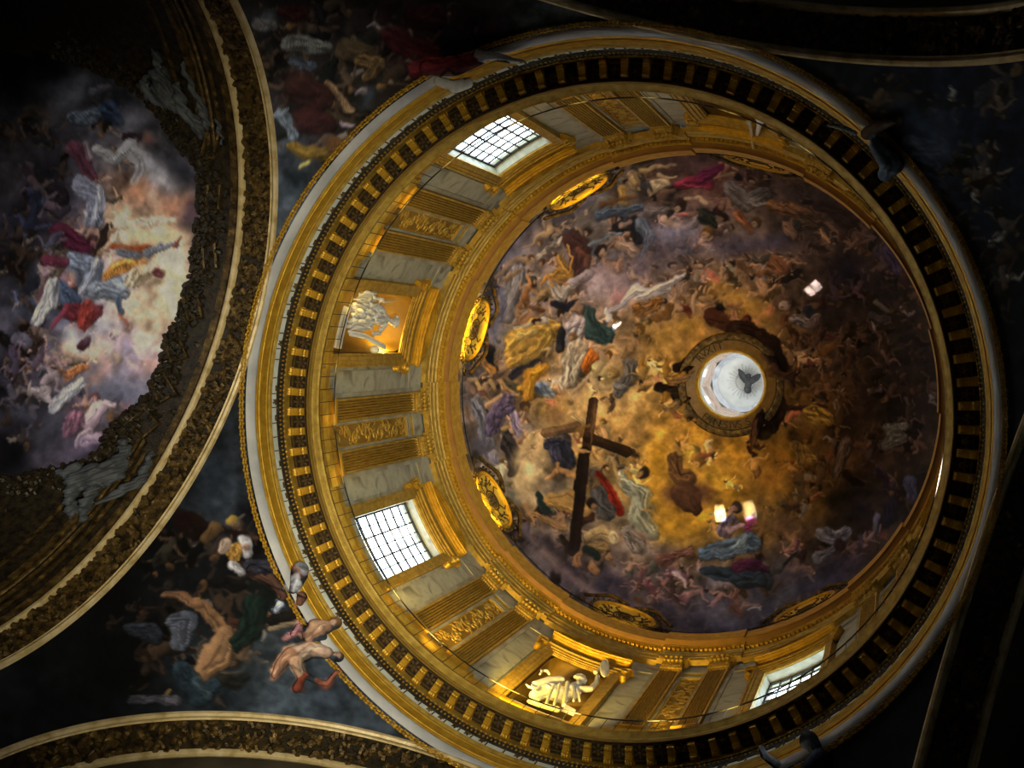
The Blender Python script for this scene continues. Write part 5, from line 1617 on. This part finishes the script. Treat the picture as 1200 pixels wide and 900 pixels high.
# ---- the dove hanging in the lantern
def plane(x, y, z): d = ray(x, y); t = (z-CAMN[2])/d[2]; return CAMN+t*d, t
dvb = MB()
def dch(text, z, g=1.05):
    v = list(map(float, text.split())); pts = []; rs = []
    for i in range(0, len(v), 3): p, t = plane(780+v[i]/6.43, 380+v[i+1]/6.43, z); pts.append(M3(p)); rs.append(g*SC*t*v[i+2]/6.43/FPX)
    return pts, rs
bd_ = MB(); limb(bd_, *dch('630 385 14 622 405 16 628 435 26 620 465 24', 6.985)); limb(bd_, *dch('618 385 10 612 378 6', 6.983))
tl_ = MB(); limb(tl_, *dch('620 465 20 618 485 27 620 497 26', 6.987))
MT['dove'] = noisy('grey_dove', [(.3, (.02, .02, .022)), (.7, (.05, .05, .055))], 4, .6)
w1_ = MB(); limb(w1_, *dch('615 425 22 590 395 22 565 360 16 552 342 7', 6.985)); limb(w1_, *dch('600 430 16 570 400 12 555 370 8', 6.986))
w2_ = MB(); limb(w2_, *dch('640 425 20 670 408 22 695 388 15 712 378 6', 6.985)); limb(w2_, *dch('650 440 14 690 412 14 712 395 7', 6.986))
wire = MB(); p, t = plane(780+625/6.43, 380+435/6.43, 6.985); p = Vector(M3(p)); wire.tube([p, p+Vector((0, 0, .62))], .006, 5)
dp = [fuse(bd_, 'body', MT['dove'], .02, 2), fuse(tl_, 'tail', MT['dove'], .02, 2), fuse(w1_, 'wing', MT['dove'], .02, 2), fuse(w2_, 'wing', MT['dove'], .02, 2), wire.build('hanging_wire', MT['dove'])]
thing_from(dp, 'dove', 'dark dove with spread wings hanging in the bright lantern', 'dove', p-Vector((0, 0, .2)))

# ---- stucco children clinging to the ring of the lantern
def ringz(x, y, d): return plane(x, y, 6.372-d)
for label, text in (('dark stucco child stretching across the left of the lantern ring', """530 380 4
.01 | 1100 250 18 1070 255 24 1040 265 20 1010 255 14
.01 | 1075 245 12 1090 215 9 1110 200 8
.01 | 1130 210 15 1118 222 14
.01 | 1040 280 12 1000 295 9 965 300 7"""), ('dark stucco child crouching under the left of the lantern ring', """530 380 4
.01 | 1110 425 20 1070 405 22 1040 385 18
.01 | 1135 440 15 1122 430 14
.01 | 1050 370 12 1015 395 10 995 392 8
.01 | 1080 390 11 1100 360 9 1115 345 7"""), ('dark stucco child reaching outward from the right of the lantern ring', """820 380 4
.01 | 340 170 26 355 205 26 330 230 20
.01 | 300 150 15 312 160 15
.01 | 360 215 13 405 235 11 455 212 7
.01 | 345 240 13 400 255 10 440 290 8"""), ('dark stucco child with outstretched leg at the lower right of the lantern ring', """820 380 4
.01 | 285 430 22 270 475 26 262 510 22
.01 | 300 400 14 295 412 14
.01 | 260 520 14 252 560 11 240 600 8
.01 | 290 450 11 330 470 10 360 440 8""")):
    mb = px_body(text, ringz); o = fuse(mb, 'stucco_putto', MT['fresco'], .04, 3); paint_by(o, dome_cv, DOME_LUM*.8); s_ = spec(text)[0][1][0]
    settle(o, Vector(M3(plane(s_[0], s_[1], 6.40)[0]))); props(o, label, 'putto', 'stucco children round the lantern ring')
